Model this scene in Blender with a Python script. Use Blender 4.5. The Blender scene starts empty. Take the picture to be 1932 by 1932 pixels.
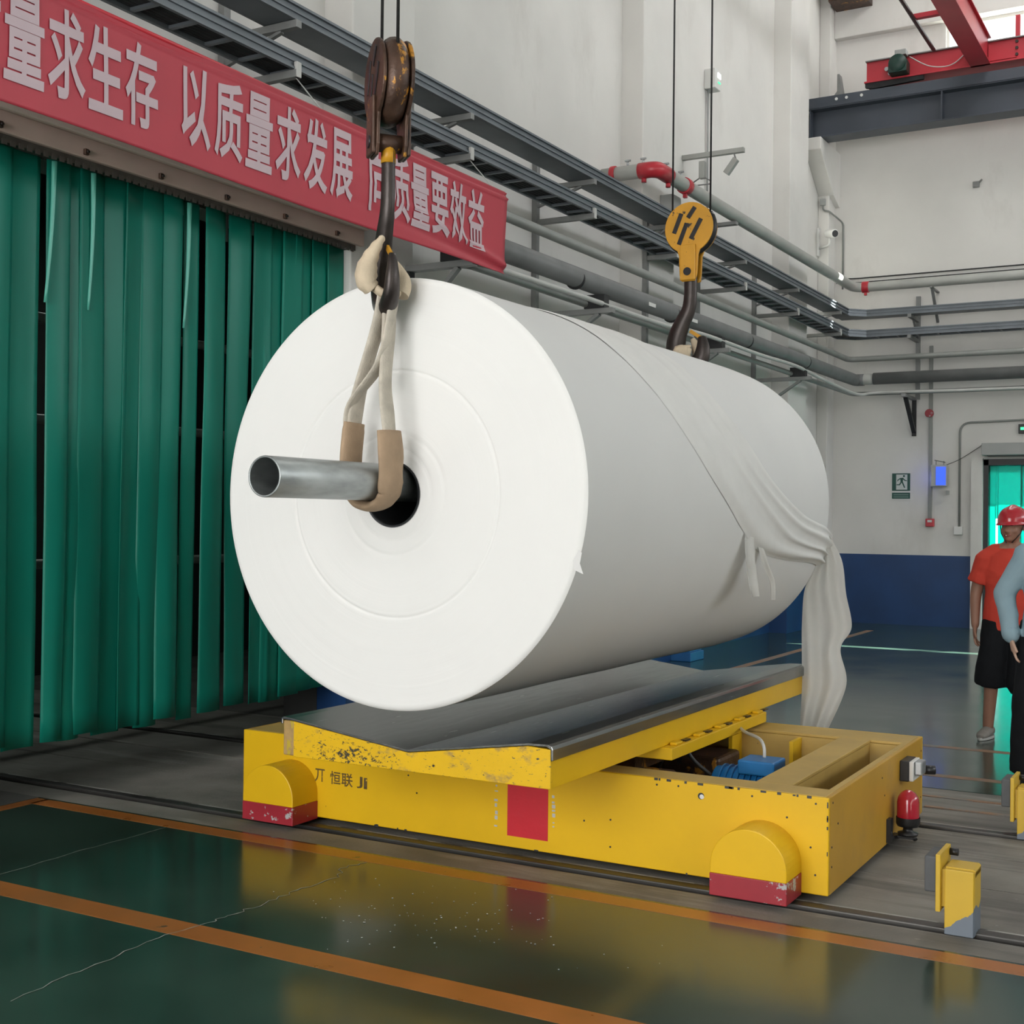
import bpy, bmesh, math, random
from mathutils import Vector, Matrix, noise

random.seed(11)
sc = bpy.context.scene
COL = sc.collection
PI = math.pi

# ------------------------------------------------------------------ camera
F_PX, YAW, PITCH, ROLL = 2420.3, -0.51725665, 0.00490722, 0.01046255
fw = Vector((math.sin(YAW) * math.cos(PITCH), math.cos(YAW) * math.cos(PITCH), math.sin(PITCH)))
rt = Vector((math.cos(YAW), -math.sin(YAW), 0))
up = rt.cross(fw)
r2 = rt * math.cos(ROLL) + up * math.sin(ROLL)
u2 = -rt * math.sin(ROLL) + up * math.cos(ROLL)
cam_d = bpy.data.cameras.new('camera')
cam_d.sensor_width = 36
cam_d.lens = 36 * F_PX / 1932
cam_d.clip_end = 300
cam = bpy.data.objects.new('camera', cam_d)
COL.objects.link(cam)
m = Matrix((r2, u2, -fw)).transposed().to_4x4()
m.translation = (0, 0, 1.55)
cam.matrix_world = m
sc.camera = cam

# ------------------------------------------------------------------ world, sun, daylight, exposure
sc.view_settings.view_transform = 'Standard'
sc.view_settings.look = 'None'
sc.view_settings.gamma = 1
sc.view_settings.use_curve_mapping = False
sc.view_settings.exposure = 0.13
# light paths: a few diffuse bounces are enough for this pale hall and keep the full-size render quick
try:
    sc.cycles.max_bounces = 6
    sc.cycles.diffuse_bounces = 3
    sc.cycles.glossy_bounces = 3
    sc.cycles.caustics_reflective = False
    sc.cycles.caustics_refractive = False
except AttributeError:
    pass

world = bpy.data.worlds.new('sky')
sc.world = world
world.use_nodes = True
wn = world.node_tree
bgn = wn.nodes['Background']
bgn.inputs['Color'].default_value = (0.92, 0.96, 1.0, 1)
bgn.inputs['Strength'].default_value = 2.2

sun_d = bpy.data.lights.new('sun', 'SUN')
sun_d.energy = 70.0
sun_d.angle = math.radians(0.12)
sun_d.color = (1.0, 0.96, 0.9)
sun = bpy.data.objects.new('sun', sun_d)
COL.objects.link(sun)
sun.rotation_euler = Vector((-0.9, -0.469, -1.0)).to_track_quat('-Z', 'Y').to_euler()
sun.location = (6, 24, 16)


def area(name, loc, target, sx, sy, power, color=(1, 1, 1)):
    d = bpy.data.lights.new(name, 'AREA')
    d.shape = 'RECTANGLE'
    d.size, d.size_y = sx, sy
    d.energy = power
    d.color = color
    o = bpy.data.objects.new(name, d)
    COL.objects.link(o)
    o.location = loc
    o.rotation_euler = (Vector(target) - Vector(loc)).to_track_quat('-Z', 'Y').to_euler()
    return o


# daylight: the big loading door behind the camera, the window band high in the right wall
area('loading_door_daylight', (-2.2, -7.9, 3.1), (-2.4, 5, 2.8), 6.4, 6, 840, (1.0, 0.975, 0.945))
area('side_window_daylight', (16.9, 14.0, 7.6), (-5, 14.0, 7.4), 11, 3.2, 560, (0.97, 0.985, 1.0))
area('roof_fill_light', (-1.5, 14.6, 11.4), (-1.5, 14.6, 0), 2.2, 9, 285, (1.0, 0.985, 0.96))  # fill light added under the closed roof to brighten the upper walls
area('annex_lamp', (-8.3, 6.5, 4.3), (-8.3, 6.5, 0), .3, 2.4, 22, (0.9, 1.0, 0.95))


# ------------------------------------------------------------------ materials
def S(h):
    h = h.lstrip('#')
    v = [int(h[i:i + 2], 16) / 255 for i in (0, 2, 4)]
    return tuple(x / 12.92 if x <= .04045 else ((x + .055) / 1.055) ** 2.4 for x in v)


MATS = {}


def mat(name, base, rough=.5, metal=0., var=.12, scale=4., bump=0., bscale=40., stain=None, spec=.5,
        coat=0., coat_rough=.1, stretch=(1, 1, 1), rvar=0.0, trans=None, emit=None):
    """procedural painted / metal / cloth surface; stain = list of (colour, noise scale, threshold, softness, stretch)"""
    if name in MATS:
        return MATS[name]
    mt = bpy.data.materials.new(name)
    mt.use_nodes = True
    nt = mt.node_tree
    N, L = nt.nodes, nt.links
    b = N['Principled BSDF']
    tc = N.new('ShaderNodeTexCoord')
    mp = N.new('ShaderNodeMapping')
    mp.inputs['Scale'].default_value = stretch
    L.new(tc.outputs['Object'], mp.inputs['Vector'])
    n1 = N.new('ShaderNodeTexNoise')
    n1.inputs['Scale'].default_value = scale
    n1.inputs['Detail'].default_value = 5
    L.new(mp.outputs['Vector'], n1.inputs['Vector'])
    rmp = N.new('ShaderNodeValToRGB')
    rmp.color_ramp.elements[0].position = .3
    rmp.color_ramp.elements[1].position = .7
    rmp.color_ramp.elements[0].color = (*[c * (1 - var) for c in base], 1)
    rmp.color_ramp.elements[1].color = (*[min(1, c * (1 + var)) for c in base], 1)
    L.new(n1.outputs['Fac'], rmp.inputs['Fac'])
    out = rmp.outputs['Color']
    for (sc_, ss, th, soft, stre) in (stain or []):
        m2 = N.new('ShaderNodeMapping')
        m2.inputs['Scale'].default_value = stre
        m2.inputs['Location'].default_value = (ss * 1.7, th * 9, ss)
        L.new(tc.outputs['Object'], m2.inputs['Vector'])
        n2 = N.new('ShaderNodeTexNoise')
        n2.inputs['Scale'].default_value = ss
        n2.inputs['Detail'].default_value = 7
        n2.inputs['Roughness'].default_value = .65
        L.new(m2.outputs['Vector'], n2.inputs['Vector'])
        mr = N.new('ShaderNodeMapRange')
        mr.inputs['From Min'].default_value = th
        mr.inputs['From Max'].default_value = th + soft
        L.new(n2.outputs['Fac'], mr.inputs['Value'])
        mx = N.new('ShaderNodeMix')
        mx.data_type = 'RGBA'
        L.new(mr.outputs['Result'], mx.inputs['Factor'])
        L.new(out, mx.inputs['A'])
        mx.inputs['B'].default_value = (*sc_, 1)
        out = mx.outputs['Result']
    L.new(out, b.inputs['Base Color'])
    b.inputs['Roughness'].default_value = rough
    if rvar:
        m3 = N.new('ShaderNodeMapRange')
        m3.inputs['To Min'].default_value = max(.02, rough - rvar)
        m3.inputs['To Max'].default_value = min(1, rough + rvar)
        L.new(n1.outputs['Fac'], m3.inputs['Value'])
        L.new(m3.outputs['Result'], b.inputs['Roughness'])
    b.inputs['Metallic'].default_value = metal
    b.inputs['Specular IOR Level'].default_value = spec
    b.inputs['Coat Weight'].default_value = coat
    b.inputs['Coat Roughness'].default_value = coat_rough
    if bump:
        nb = N.new('ShaderNodeTexNoise')
        nb.inputs['Scale'].default_value = bscale
        nb.inputs['Detail'].default_value = 4
        L.new(mp.outputs['Vector'], nb.inputs['Vector'])
        bp = N.new('ShaderNodeBump')
        bp.inputs['Strength'].default_value = bump
        bp.inputs['Distance'].default_value = .01
        L.new(nb.outputs['Fac'], bp.inputs['Height'])
        L.new(bp.outputs['Normal'], b.inputs['Normal'])
    if emit:
        b.inputs['Emission Color'].default_value = (*emit[0], 1)
        b.inputs['Emission Strength'].default_value = emit[1]
    if trans:                       # thin sheet: part of the light passes through, diffused
        tl = N.new('ShaderNodeBsdfTranslucent')
        tl.inputs['Color'].default_value = (*trans[0], 1)
        ms = N.new('ShaderNodeMixShader')
        ms.inputs['Fac'].default_value = trans[1]
        L.new(b.outputs['BSDF'], ms.inputs[1])
        L.new(tl.outputs['BSDF'], ms.inputs[2])
        L.new(ms.outputs['Shader'], N['Material Output'].inputs['Surface'])
    MATS[name] = mt
    return mt


Y_BASE = (.78, .47, .010)
DARK = (.02, .018, .015)
M = {}
M['wall'] = mat('white_wall_paint', (.73, .715, .685), .85, var=.05, scale=1.2, bump=.08, bscale=30,
                stain=[((.62, .60, .565), 1.3, .56, .25, (1, 1, .5)), ((.50, .47, .43), 6, .73, .05, (1, 1, .3))])
M['wainscot'] = mat('blue_wainscot_paint', (.009, .05, .16), .45, var=.15, scale=2)
M['epoxy'] = mat('green_epoxy_floor', (.030, .056, .043), .16, var=.3, scale=1.6, bump=.02, bscale=12, rvar=.06, spec=.55,
                 stain=[((.05, .06, .055), 2.2, .62, .2, (1, 1, 1)), ((.30, .31, .28), 38, .775, .02, (1, 1, 1))])
M['concrete'] = mat('worn_concrete', (.19, .178, .158), .7, var=.3, scale=2.5, bump=.25, bscale=60,
                    stain=[((.36, .345, .31), 3.0, .56, .16, (.22, 1.5, 1)), ((.075, .07, .062), 2.3, .54, .16, (.16, 1.7, 1)), ((.42, .41, .38), 26, .68, .04, (.5, 1.2, 1))])
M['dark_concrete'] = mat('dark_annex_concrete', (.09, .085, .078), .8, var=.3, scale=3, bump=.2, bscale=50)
M['orange_line'] = mat('orange_floor_paint', (.36, .125, .028), .3, var=.15, scale=5, rvar=.08,
                       stain=[((.06, .055, .04), 9, .66, .04, (1, 1, 1))])
M['faded_line'] = mat('faded_orange_paint', (.26, .14, .08), .5, var=.2, scale=6, stain=[((.17, .16, .145), 5, .5, .1, (1, 1, 1))])
M['crack'] = mat('pale_crack_filler', (.30, .32, .29), .7, var=.3, scale=30)
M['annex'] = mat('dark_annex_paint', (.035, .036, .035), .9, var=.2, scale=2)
M['yellow'] = mat('yellow_machine_paint', Y_BASE, .38, var=.05, scale=3, bump=.03, bscale=30, spec=.4,
                  stain=[(DARK, 16, .735, .015, (1, 1, 1)), ((.6, .36, .03), 4, .68, .1, (1, 1, 1))])
M['yellow_shaded'] = mat('shaded_yellow_paint', (.54, .30, .03), .4, var=.08, scale=3, spec=.4, stain=[(DARK, 18, .735, .015, (1, 1, 1)), ((.45, .26, .05), 3, .55, .2, (1, 1, 1))])  # cart yellow darkened: shade of the end plates painted into the colour
M['yellow_dusty'] = mat('dusty_yellow_paint', (.50, .33, .085), .55, var=.12, scale=4, stain=[(DARK, 18, .72, .02, (1, 1, 1)), ((.42, .30, .12), 3, .55, .2, (1, 1, 1))])
M['yellow_scuffed'] = mat('scuffed_yellow_paint', Y_BASE, .42, var=.06, scale=3, bump=.05, bscale=50, spec=.4,
                          stain=[(DARK, 17, .66, .02, (1, 1, 2.0)), ((.42, .27, .07), 8, .58, .1, (1, 1, 1.5)),
                                 ((.05, .06, .06), 45, .62, .02, (.6, 1, 1.8))])
M['tan_worn'] = mat('worn_tan_steel', (.42, .27, .10), .55, var=.2, scale=14, stain=[((.5, .36, .03), 16, .55, .03, (1, 1, .6)), (DARK, 26, .68, .03, (1, 1, .4))])
M['yellow_hook'] = mat('amber_hook_paint', (.60, .29, .02), .42, var=.1, scale=8, spec=.4, stain=[(DARK, 22, .64, .02, (1, 1, 1))])
M['rust'] = mat('greasy_rusty_steel', (.075, .04, .026), .45, metal=.3, var=.5, scale=9, bump=.3, bscale=50,
                stain=[((.5, .23, .03), 8, .60, .03, (1, 1, .6)), ((.02, .018, .018), 11, .6, .05, (1, 1, .5))])
M['dark_steel'] = mat('dark_forged_steel', (.045, .036, .033), .38, metal=.5, var=.3, scale=12, bump=.1, bscale=60)
M['grease'] = mat('black_greased_steel', (.02, .02, .022), .35, metal=.4, var=.3, scale=15)
M['red_band'] = mat('chipped_red_paint', (.33, .022, .035), .4, var=.1, scale=6, stain=[((.42, .42, .42), 11, .60, .02, (1, 1, 1.3))])
M['red_sticker'] = mat('red_vinyl', (.60, .03, .045), .3, var=.05, scale=8, bump=.1, bscale=30, stain=[((.65, .2, .2), 20, .70, .03, (.3, 1, 2))])
M['steel'] = mat('brushed_steel_sheet', (.29, .295, .29), .24, metal=1, var=.12, scale=8, stretch=(6, .5, 6), rvar=.08, bump=.02, bscale=60)
M['galv'] = mat('galvanised_steel', (.42, .44, .45), .42, metal=.85, var=.2, scale=16, rvar=.1, bump=.03, bscale=60)
M['zinc'] = mat('galvanised_shaft', (.36, .385, .385), .40, metal=.7, var=.22, scale=22, rvar=.1, stretch=(1, .3, 1), bump=.05, bscale=90)
M['dark_core'] = mat('dark_core_tube', (.035, .037, .04), .45, metal=.3, var=.2, scale=10)
M['rail'] = mat('dull_rail_steel', (.075, .072, .068), .4, metal=.6, var=.35, scale=5, stretch=(.4, 2, 1))
M['edging'] = mat('chipped_pale_edging', (.34, .33, .31), .6, var=.3, scale=4, stain=[((.08, .075, .07), 5, .5, .06, (.6, 2, 1))])
M['tray'] = mat('grey_tray_steel', (.17, .19, .21), .45, metal=.35, var=.12, scale=4)
M['tray_dark'] = mat('dark_cable_jacket', (.016, .017, .018), .5, var=.3, scale=12)
M['pipe'] = mat('grey_painted_pipe', (.25, .26, .245), .45, metal=.1, var=.12, scale=3)
M['pipe_light'] = mat('light_grey_pipe', (.40, .405, .38), .45, var=.1, scale=3)
M['lag'] = mat('dark_grey_lagged_pipe', (.15, .155, .155), .5, var=.15, scale=4)
M['red_paint'] = mat('red_coupling_paint', (.50, .03, .045), .35, var=.1, scale=6)
M['cable_white'] = mat('pale_grey_cable', (.52, .52, .50), .45, var=.08, scale=6)
M['bracket'] = mat('grey_bracket_steel', (.24, .245, .24), .5, metal=.2, var=.15, scale=6)
M['black'] = mat('black_plastic', (.012, .012, .013), .4, var=.2, scale=10)
M['white_plastic'] = mat('white_plastic', (.72, .72, .70), .4, var=.03)
M['grey_plastic'] = mat('grey_plastic', (.36, .37, .36), .45, var=.05)
M['banner'] = mat('red_banner_cloth', (.48, .040, .064), .5, var=.06, scale=2, bump=.05, bscale=25)
M['letters'] = mat('pale_banner_print', (.58, .45, .49), .55, var=.05, scale=2)
M['lintel'] = mat('pinkish_lintel_paint', (.70, .53, .455), .55, var=.08, scale=3)
M['lintel_lip'] = mat('pale_lintel_lip', (.78, .66, .57), .5, var=.06, scale=3)
M['hanger'] = mat('dull_perforated_rail', (.13, .115, .10), .5, metal=.5, var=.25, scale=12)
M['pvc'] = mat('green_pvc_strip', (.008, .235, .17), .36, var=.16, scale=2.0, stretch=(1, 1, .25), bump=.04, bscale=9, spec=.28,
               trans=((.01, .24, .16), .22))
M['pvc_highlight'] = mat('highlight_folded_pvc', (.10, .42, .33), .3, var=.1, scale=3)  # paler green stands in for the highlight on the folds
M['pvc_door'] = mat('bright_green_pvc', (.0, .16, .13), .25, var=.05, scale=2, trans=((.0, .40, .35), .75))
M['pvc_clear'] = mat('pale_green_pvc', (.25, .6, .55), .25, var=.05, scale=2, trans=((.5, .85, .85), .8))
M['paper'] = mat('white_tissue_paper', (.76, .755, .745), .9, var=.015, scale=2, spec=.2)
M['tissue_thick'] = mat('gathered_tissue', (.78, .77, .75), .9, var=.02, scale=9, spec=.15, bump=.08, bscale=26)
M['tissue'] = mat('thin_loose_tissue', (.80, .79, .765), .9, var=.03, scale=9, spec=.15, bump=.15, bscale=26, trans=((.8, .78, .74), .35))
M['web'] = mat('off_white_webbing', (.56, .51, .43), .85, var=.14, scale=18, bump=.3, bscale=140, stain=[((.28, .24, .19), 16, .62, .1, (1, 1, .4))])
M['pad'] = mat('cream_sling_pad', (.62, .51, .37), .85, var=.1, scale=14, bump=.2, bscale=120)
M['sleeve'] = mat('tan_wear_sleeve', (.42, .295, .19), .8, var=.1, scale=14, bump=.2, bscale=150)
M['crane_red'] = mat('red_crane_paint', (.46, .03, .045), .4, var=.12, scale=2)
M['beam_blue'] = mat('slate_beam_paint', (.055, .066, .085), .45, var=.15, scale=1.5)
M['motor_green'] = mat('dark_green_motor', (.008, .04, .03), .45, var=.2, scale=8)
M['motor_blue'] = mat('blue_motor_paint', (.012, .16, .42), .35, var=.15, scale=9)
M['rope'] = mat('dark_wire_rope', (.03, .03, .03), .5, metal=.5, var=.3, scale=60)
M['beacon_red'] = mat('red_beacon_plastic', (.42, .012, .03), .12, var=.05, coat=.5)
M['sign_green'] = mat('dark_green_sign', (.006, .075, .055), .4, var=.05)
M['sign_white'] = mat('white_sign_print', (.62, .66, .63), .5, var=.03)
M['screen'] = mat('blue_lit_screen', (.02, .06, .5), .3, var=.1, emit=((.03, .10, .9), 1.1))
M['led_green'] = mat('green_lit_lamp', (.02, .5, .2), .3, emit=((.05, 1, .35), 1.4))
M['lamp_white'] = mat('lit_white_lamp', (.9, .9, .9), .3, emit=((1, 1, 1), 1.2))
M['skin'] = mat('tanned_skin', (.30, .155, .105), .5, var=.06, scale=12, spec=.4)
M['skin_light'] = mat('light_skin', (.50, .33, .25), .5, var=.05, scale=12, spec=.4)
M['orange_shirt'] = mat('orange_red_cotton', (.58, .062, .04), .85, var=.05, scale=8, spec=.2)
M['blue_shirt'] = mat('pale_blue_cotton', (.26, .37, .43), .85, var=.05, scale=8, spec=.2)
M['black_cloth'] = mat('black_cotton', (.009, .010, .012), .9, var=.2, scale=10, spec=.2)
M['shoe'] = mat('grey_canvas_shoe', (.24, .22, .20), .8, var=.1, scale=20)
M['sole'] = mat('pale_rubber_sole', (.45, .44, .42), .7, var=.05)
M['hair'] = mat('black_hair', (.01, .009, .008), .5, var=.3, scale=60)
M['helmet'] = mat('red_helmet_plastic', (.42, .018, .028), .2, var=.04, scale=4, coat=.3)
M['teeth'] = mat('white_teeth', (.7, .66, .58), .35, var=.02)
M['lip'] = mat('dark_lip', (.24, .075, .06), .5, var=.05)
M['rubber'] = mat('grey_rubber_block', (.10, .105, .11), .7, var=.15, scale=12)
M['outdoor'] = mat('pale_outdoor_paving', (.42, .42, .40), .9, var=.1, scale=1)
M['roof'] = mat('pale_roof_sheet', (.55, .56, .56), .7, var=.05, scale=1)
M['blue_box'] = mat('blue_crate_plastic', (.015, .12, .32), .45, var=.1, scale=6)


def scuff_patch(mt, centre, rx, rz):
    """black scrape marks in one worn patch of the panel"""
    nt = mt.node_tree
    N, L = nt.nodes, nt.links
    b = N['Principled BSDF']
    src = b.inputs['Base Color'].links[0].from_socket
    tc = N.new('ShaderNodeTexCoord')
    mp = N.new('ShaderNodeMapping'); mp.vector_type = 'POINT'
    mp.inputs['Location'].default_value = (-centre[0] / rx, -centre[1] / .5, -centre[2] / rz)
    mp.inputs['Scale'].default_value = (1 / rx, 1 / .5, 1 / rz)
    L.new(tc.outputs['Object'], mp.inputs['Vector'])
    ln = N.new('ShaderNodeVectorMath'); ln.operation = 'LENGTH'
    L.new(mp.outputs['Vector'], ln.inputs[0])
    fall = N.new('ShaderNodeMapRange'); fall.inputs['From Min'].default_value = 1.0; fall.inputs['From Max'].default_value = 0.0
    fall.inputs['To Min'].default_value = 0; fall.inputs['To Max'].default_value = .20
    L.new(ln.outputs['Value'], fall.inputs['Value'])
    m2 = N.new('ShaderNodeMapping'); m2.inputs['Scale'].default_value = (1, 1, 1.6); m2.inputs['Rotation'].default_value = (0, .6, 0)
    L.new(tc.outputs['Object'], m2.inputs['Vector'])
    nz = N.new('ShaderNodeTexNoise'); nz.inputs['Scale'].default_value = 55; nz.inputs['Detail'].default_value = 6; nz.inputs['Roughness'].default_value = .7
    L.new(m2.outputs['Vector'], nz.inputs['Vector'])
    ad = N.new('ShaderNodeMath'); ad.operation = 'ADD'
    L.new(nz.outputs['Fac'], ad.inputs[0]); L.new(fall.outputs['Result'], ad.inputs[1])
    mr = N.new('ShaderNodeMapRange'); mr.inputs['From Min'].default_value = .66; mr.inputs['From Max'].default_value = .69
    L.new(ad.outputs[0], mr.inputs['Value'])
    mx = N.new('ShaderNodeMix'); mx.data_type = 'RGBA'
    L.new(mr.outputs['Result'], mx.inputs['Factor']); L.new(src, mx.inputs['A']); mx.inputs['B'].default_value = (.05, .045, .03, 1)
    L.new(mx.outputs['Result'], b.inputs['Base Color'])


scuff_patch(M['yellow_scuffed'], (-.30, -1.645, .535), .34, .085)


def two_tone_post():
    """yellow paint that has flaked off towards the foot, grey steel below"""
    mt = mat('flaking_post_paint', (.62, .40, .03), .45, var=.06, scale=6, stain=[(DARK, 24, .75, .02, (1, 1, 1))])
    nt = mt.node_tree
    N, L = nt.nodes, nt.links
    b = N['Principled BSDF']
    src = b.inputs['Base Color'].links[0].from_socket
    tc = N.new('ShaderNodeTexCoord')
    sp = N.new('ShaderNodeSeparateXYZ')
    L.new(tc.outputs['Object'], sp.inputs[0])
    nz = N.new('ShaderNodeTexNoise')
    nz.inputs['Scale'].default_value = 14
    nz.inputs['Detail'].default_value = 5
    L.new(tc.outputs['Object'], nz.inputs['Vector'])
    a1 = N.new('ShaderNodeMath'); a1.operation = 'MULTIPLY_ADD'
    L.new(sp.outputs['X'], a1.inputs[0]); a1.inputs[1].default_value = -0.9
    L.new(sp.outputs['Z'], a1.inputs[2])
    a2 = N.new('ShaderNodeMath'); a2.operation = 'MULTIPLY_ADD'
    L.new(nz.outputs['Fac'], a2.inputs[0]); a2.inputs[1].default_value = .10
    L.new(a1.outputs[0], a2.inputs[2])
    gt = N.new('ShaderNodeMath'); gt.operation = 'GREATER_THAN'; gt.inputs[1].default_value = .105
    L.new(a2.outputs[0], gt.inputs[0])
    mx = N.new('ShaderNodeMix'); mx.data_type = 'RGBA'
    L.new(gt.outputs[0], mx.inputs['Factor'])
    mx.inputs['A'].default_value = (.16, .19, .23, 1)
    L.new(src, mx.inputs['B'])
    L.new(mx.outputs['Result'], b.inputs['Base Color'])
    return mt


M['post'] = two_tone_post()


def paper_face():
    """cut end of the roll: fine concentric layer lines about the roll axis (local Y)"""
    mt = mat('layered_paper_end', (.85, .845, .825), .9, var=.01, scale=2, spec=.2)
    nt = mt.node_tree
    N, L = nt.nodes, nt.links
    b = N['Principled BSDF']
    tc = N.new('ShaderNodeTexCoord')
    sp = N.new('ShaderNodeSeparateXYZ')
    L.new(tc.outputs['Object'], sp.inputs[0])
    cb = N.new('ShaderNodeCombineXYZ')
    L.new(sp.outputs['X'], cb.inputs['X']); L.new(sp.outputs['Z'], cb.inputs['Y'])
    ln = N.new('ShaderNodeVectorMath'); ln.operation = 'LENGTH'
    L.new(cb.outputs[0], ln.inputs[0])
    nz = N.new('ShaderNodeTexNoise'); nz.noise_dimensions = '1D'
    nz.inputs['Scale'].default_value = 46; nz.inputs['Detail'].default_value = 6; nz.inputs['Roughness'].default_value = .7
    L.new(ln.outputs['Value'], nz.inputs['W'])
    bp = N.new('ShaderNodeBump'); bp.inputs['Strength'].default_value = .13; bp.inputs['Distance'].default_value = .004
    L.new(nz.outputs['Fac'], bp.inputs['Height'])
    L.new(bp.outputs['Normal'], b.inputs['Normal'])
    return mt


M['paper_end'] = paper_face()


# ------------------------------------------------------------------ mesh tools
class MB:
    def __init__(s):
        s.v, s.f, s.sm = [], [], []

    def add(s, vs, fs, smooth=False):
        n = len(s.v)
        s.v += [Vector(v) for v in vs]
        for f in fs:
            s.f.append([n + i for i in f])
            s.sm.append(smooth)
        return s

    def box(s, x0, x1, y0, y1, z0, z1):
        return s.add([(x, y, z) for z in (z0, z1) for y in (y0, y1) for x in (x0, x1)],
                     [(0, 2, 3, 1), (4, 5, 7, 6), (0, 1, 5, 4), (2, 6, 7, 3), (0, 4, 6, 2), (1, 3, 7, 5)])

    def obox(s, c, ax, ay, az, hx, hy, hz):
        c = Vector(c); ax = Vector(ax).normalized() * hx; ay = Vector(ay).normalized() * hy; az = Vector(az).normalized() * hz
        return s.add([c + ax * i + ay * j + az * k for k in (-1, 1) for j in (-1, 1) for i in (-1, 1)],
                     [(0, 2, 3, 1), (4, 5, 7, 6), (0, 1, 5, 4), (2, 6, 7, 3), (0, 4, 6, 2), (1, 3, 7, 5)])

    def bar(s, a, b, w, h, upv=(0, 0, 1)):
        a, b = Vector(a), Vector(b)
        d = (b - a)
        side = d.cross(Vector(upv)).normalized()
        u = side.cross(d).normalized()
        return s.obox((a + b) / 2, d, side, u, d.length / 2, w / 2, h / 2)

    def prism(s, poly, ext, plane='xz', a=0., b=1.):
        """poly in a plane, extruded along the third axis from a to b"""
        def P(p, t):
            return {'xz': (p[0], t, p[1]), 'xy': (p[0], p[1], t), 'yz': (t, p[0], p[1])}[plane]
        n = len(poly)
        vs = [P(p, a) for p in poly] + [P(p, b) for p in poly]
        fs = [list(range(n)), list(range(2 * n - 1, n - 1, -1))]
        fs += [(i, (i + 1) % n, n + (i + 1) % n, n + i)[::-1] for i in range(n)]
        return s.add(vs, fs)

    def tube(s, path, r, n=12, caps=True, sx=1., closed=False, ref=None, smooth=True):
        P = [Vector(p) for p in path]
        k = len(P)
        R = r if isinstance(r, (list, tuple)) else [r] * k
        T = []
        for i in range(k):
            a = P[(i - 1) % k] if (closed or i > 0) else P[i]
            b = P[(i + 1) % k] if (closed or i < k - 1) else P[i]
            T.append((b - a).normalized())
        up_ = Vector(ref) if ref else (Vector((0, 0, 1)) if abs(T[0].z) < .9 else Vector((1, 0, 0)))
        U = (up_ - T[0] * up_.dot(T[0])).normalized()
        vs = []
        for i in range(k):
            U = (U - T[i] * U.dot(T[i]))
            U = U.normalized() if U.length > 1e-6 else T[i].orthogonal().normalized()
            W = T[i].cross(U)
            rr = R[i] if isinstance(R[i], (list, tuple)) else (R[i] * sx, R[i])
            for j in range(n):
                t = 2 * PI * j / n
                vs.append(P[i] + W * math.cos(t) * rr[0] + U * math.sin(t) * rr[1])
        fs = []
        for i in range(k if closed else k - 1):
            i2 = (i + 1) % k
            for j in range(n):
                fs.append((i * n + j, i * n + (j + 1) % n, i2 * n + (j + 1) % n, i2 * n + j))
        s.add(vs, fs, smooth)
        if caps and not closed:
            m0 = len(s.v) - len(vs)
            s.f.append([m0 + j for j in range(n)][::-1]); s.sm.append(False)
            s.f.append([m0 + (k - 1) * n + j for j in range(n)]); s.sm.append(False)
        return s

    def cyl(s, a, b, r, n=20, r1=None):
        return s.tube([a, b], [r, r if r1 is None else r1], n)

    def lathe(s, prof, o, axis='z', n=32, smooth=True, arc=None):
        """prof: list of (radius, height along axis)"""
        vs = []
        for (r, h) in prof:
            for j in range(n):
                t = 2 * PI * j / n
                c, q = r * math.cos(t), r * math.sin(t)
                p = {'z': (c, q, h), 'y': (c, h, q), 'x': (h, c, q)}[axis]
                vs.append(Vector(o) + Vector(p))
        fs = []
        for i in range(len(prof) - 1):
            for j in range(n):
                f = (i * n + j, i * n + (j + 1) % n, (i + 1) * n + (j + 1) % n, (i + 1) * n + j)
                fs.append(f if axis in 'zx' else f[::-1])
        s.add(vs, fs, smooth)
        return s

    def ball(s, c, rx, ry=None, rz=None, n=12, m=8, rot=None):
        ry = ry or rx; rz = rz or rx
        vs = []
        for i in range(m + 1):
            ph = PI * i / m
            for j in range(n):
                t = 2 * PI * j / n
                p = Vector((rx * math.sin(ph) * math.cos(t), ry * math.sin(ph) * math.sin(t), rz * math.cos(ph)))
                if rot:
                    p = rot @ p
                vs.append(Vector(c) + p)
        fs = []
        for i in range(m):
            for j in range(n):
                fs.append(((i + 1) * n + j, (i + 1) * n + (j + 1) % n, i * n + (j + 1) % n, i * n + j))
        return s.add(vs, fs, True)

    def grid(s, rows, smooth=True):
        k, n = len(rows), len(rows[0])
        vs = [p for r in rows for p in r]
        fs = [(i * n + j, i * n + j + 1, (i + 1) * n + j + 1, (i + 1) * n + j) for i in range(k - 1) for j in range(n - 1)]
        return s.add(vs, fs, smooth)

    def mesh(s, name, off=(0, 0, 0), weld=False):
        me = bpy.data.meshes.new(name)
        off = Vector(off)
        me.from_pydata([tuple(v - off) for v in s.v], [], s.f)
        for p, q in zip(me.polygons, s.sm):
            p.use_smooth = q
        if weld:
            bm = bmesh.new(); bm.from_mesh(me)
            bmesh.ops.remove_doubles(bm, verts=bm.verts, dist=1e-5)
            bm.to_mesh(me); bm.free()
        me.update()
        return me

    def build(s, name, material, parent=None, bevel=0., solid=0., weld=False, label=None, origin=None):
        if parent is not None:
            off = world_loc(parent)
        else:
            xs = [v.x for v in s.v]; ys = [v.y for v in s.v]; zs = [v.z for v in s.v]
            off = Vector(((min(xs) + max(xs)) / 2, (min(ys) + max(ys)) / 2, min(zs)))
        base = off
        if origin is not None:
            off = Vector(origin)
        me = s.mesh(name, off, weld)
        o = bpy.data.objects.new(name, me)
        COL.objects.link(o)
        if parent is not None:
            o.parent = parent
            o.location = off - base
        else:
            o.location = off
        mm = M[material] if isinstance(material, str) else material
        me.materials.append(mm)
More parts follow.
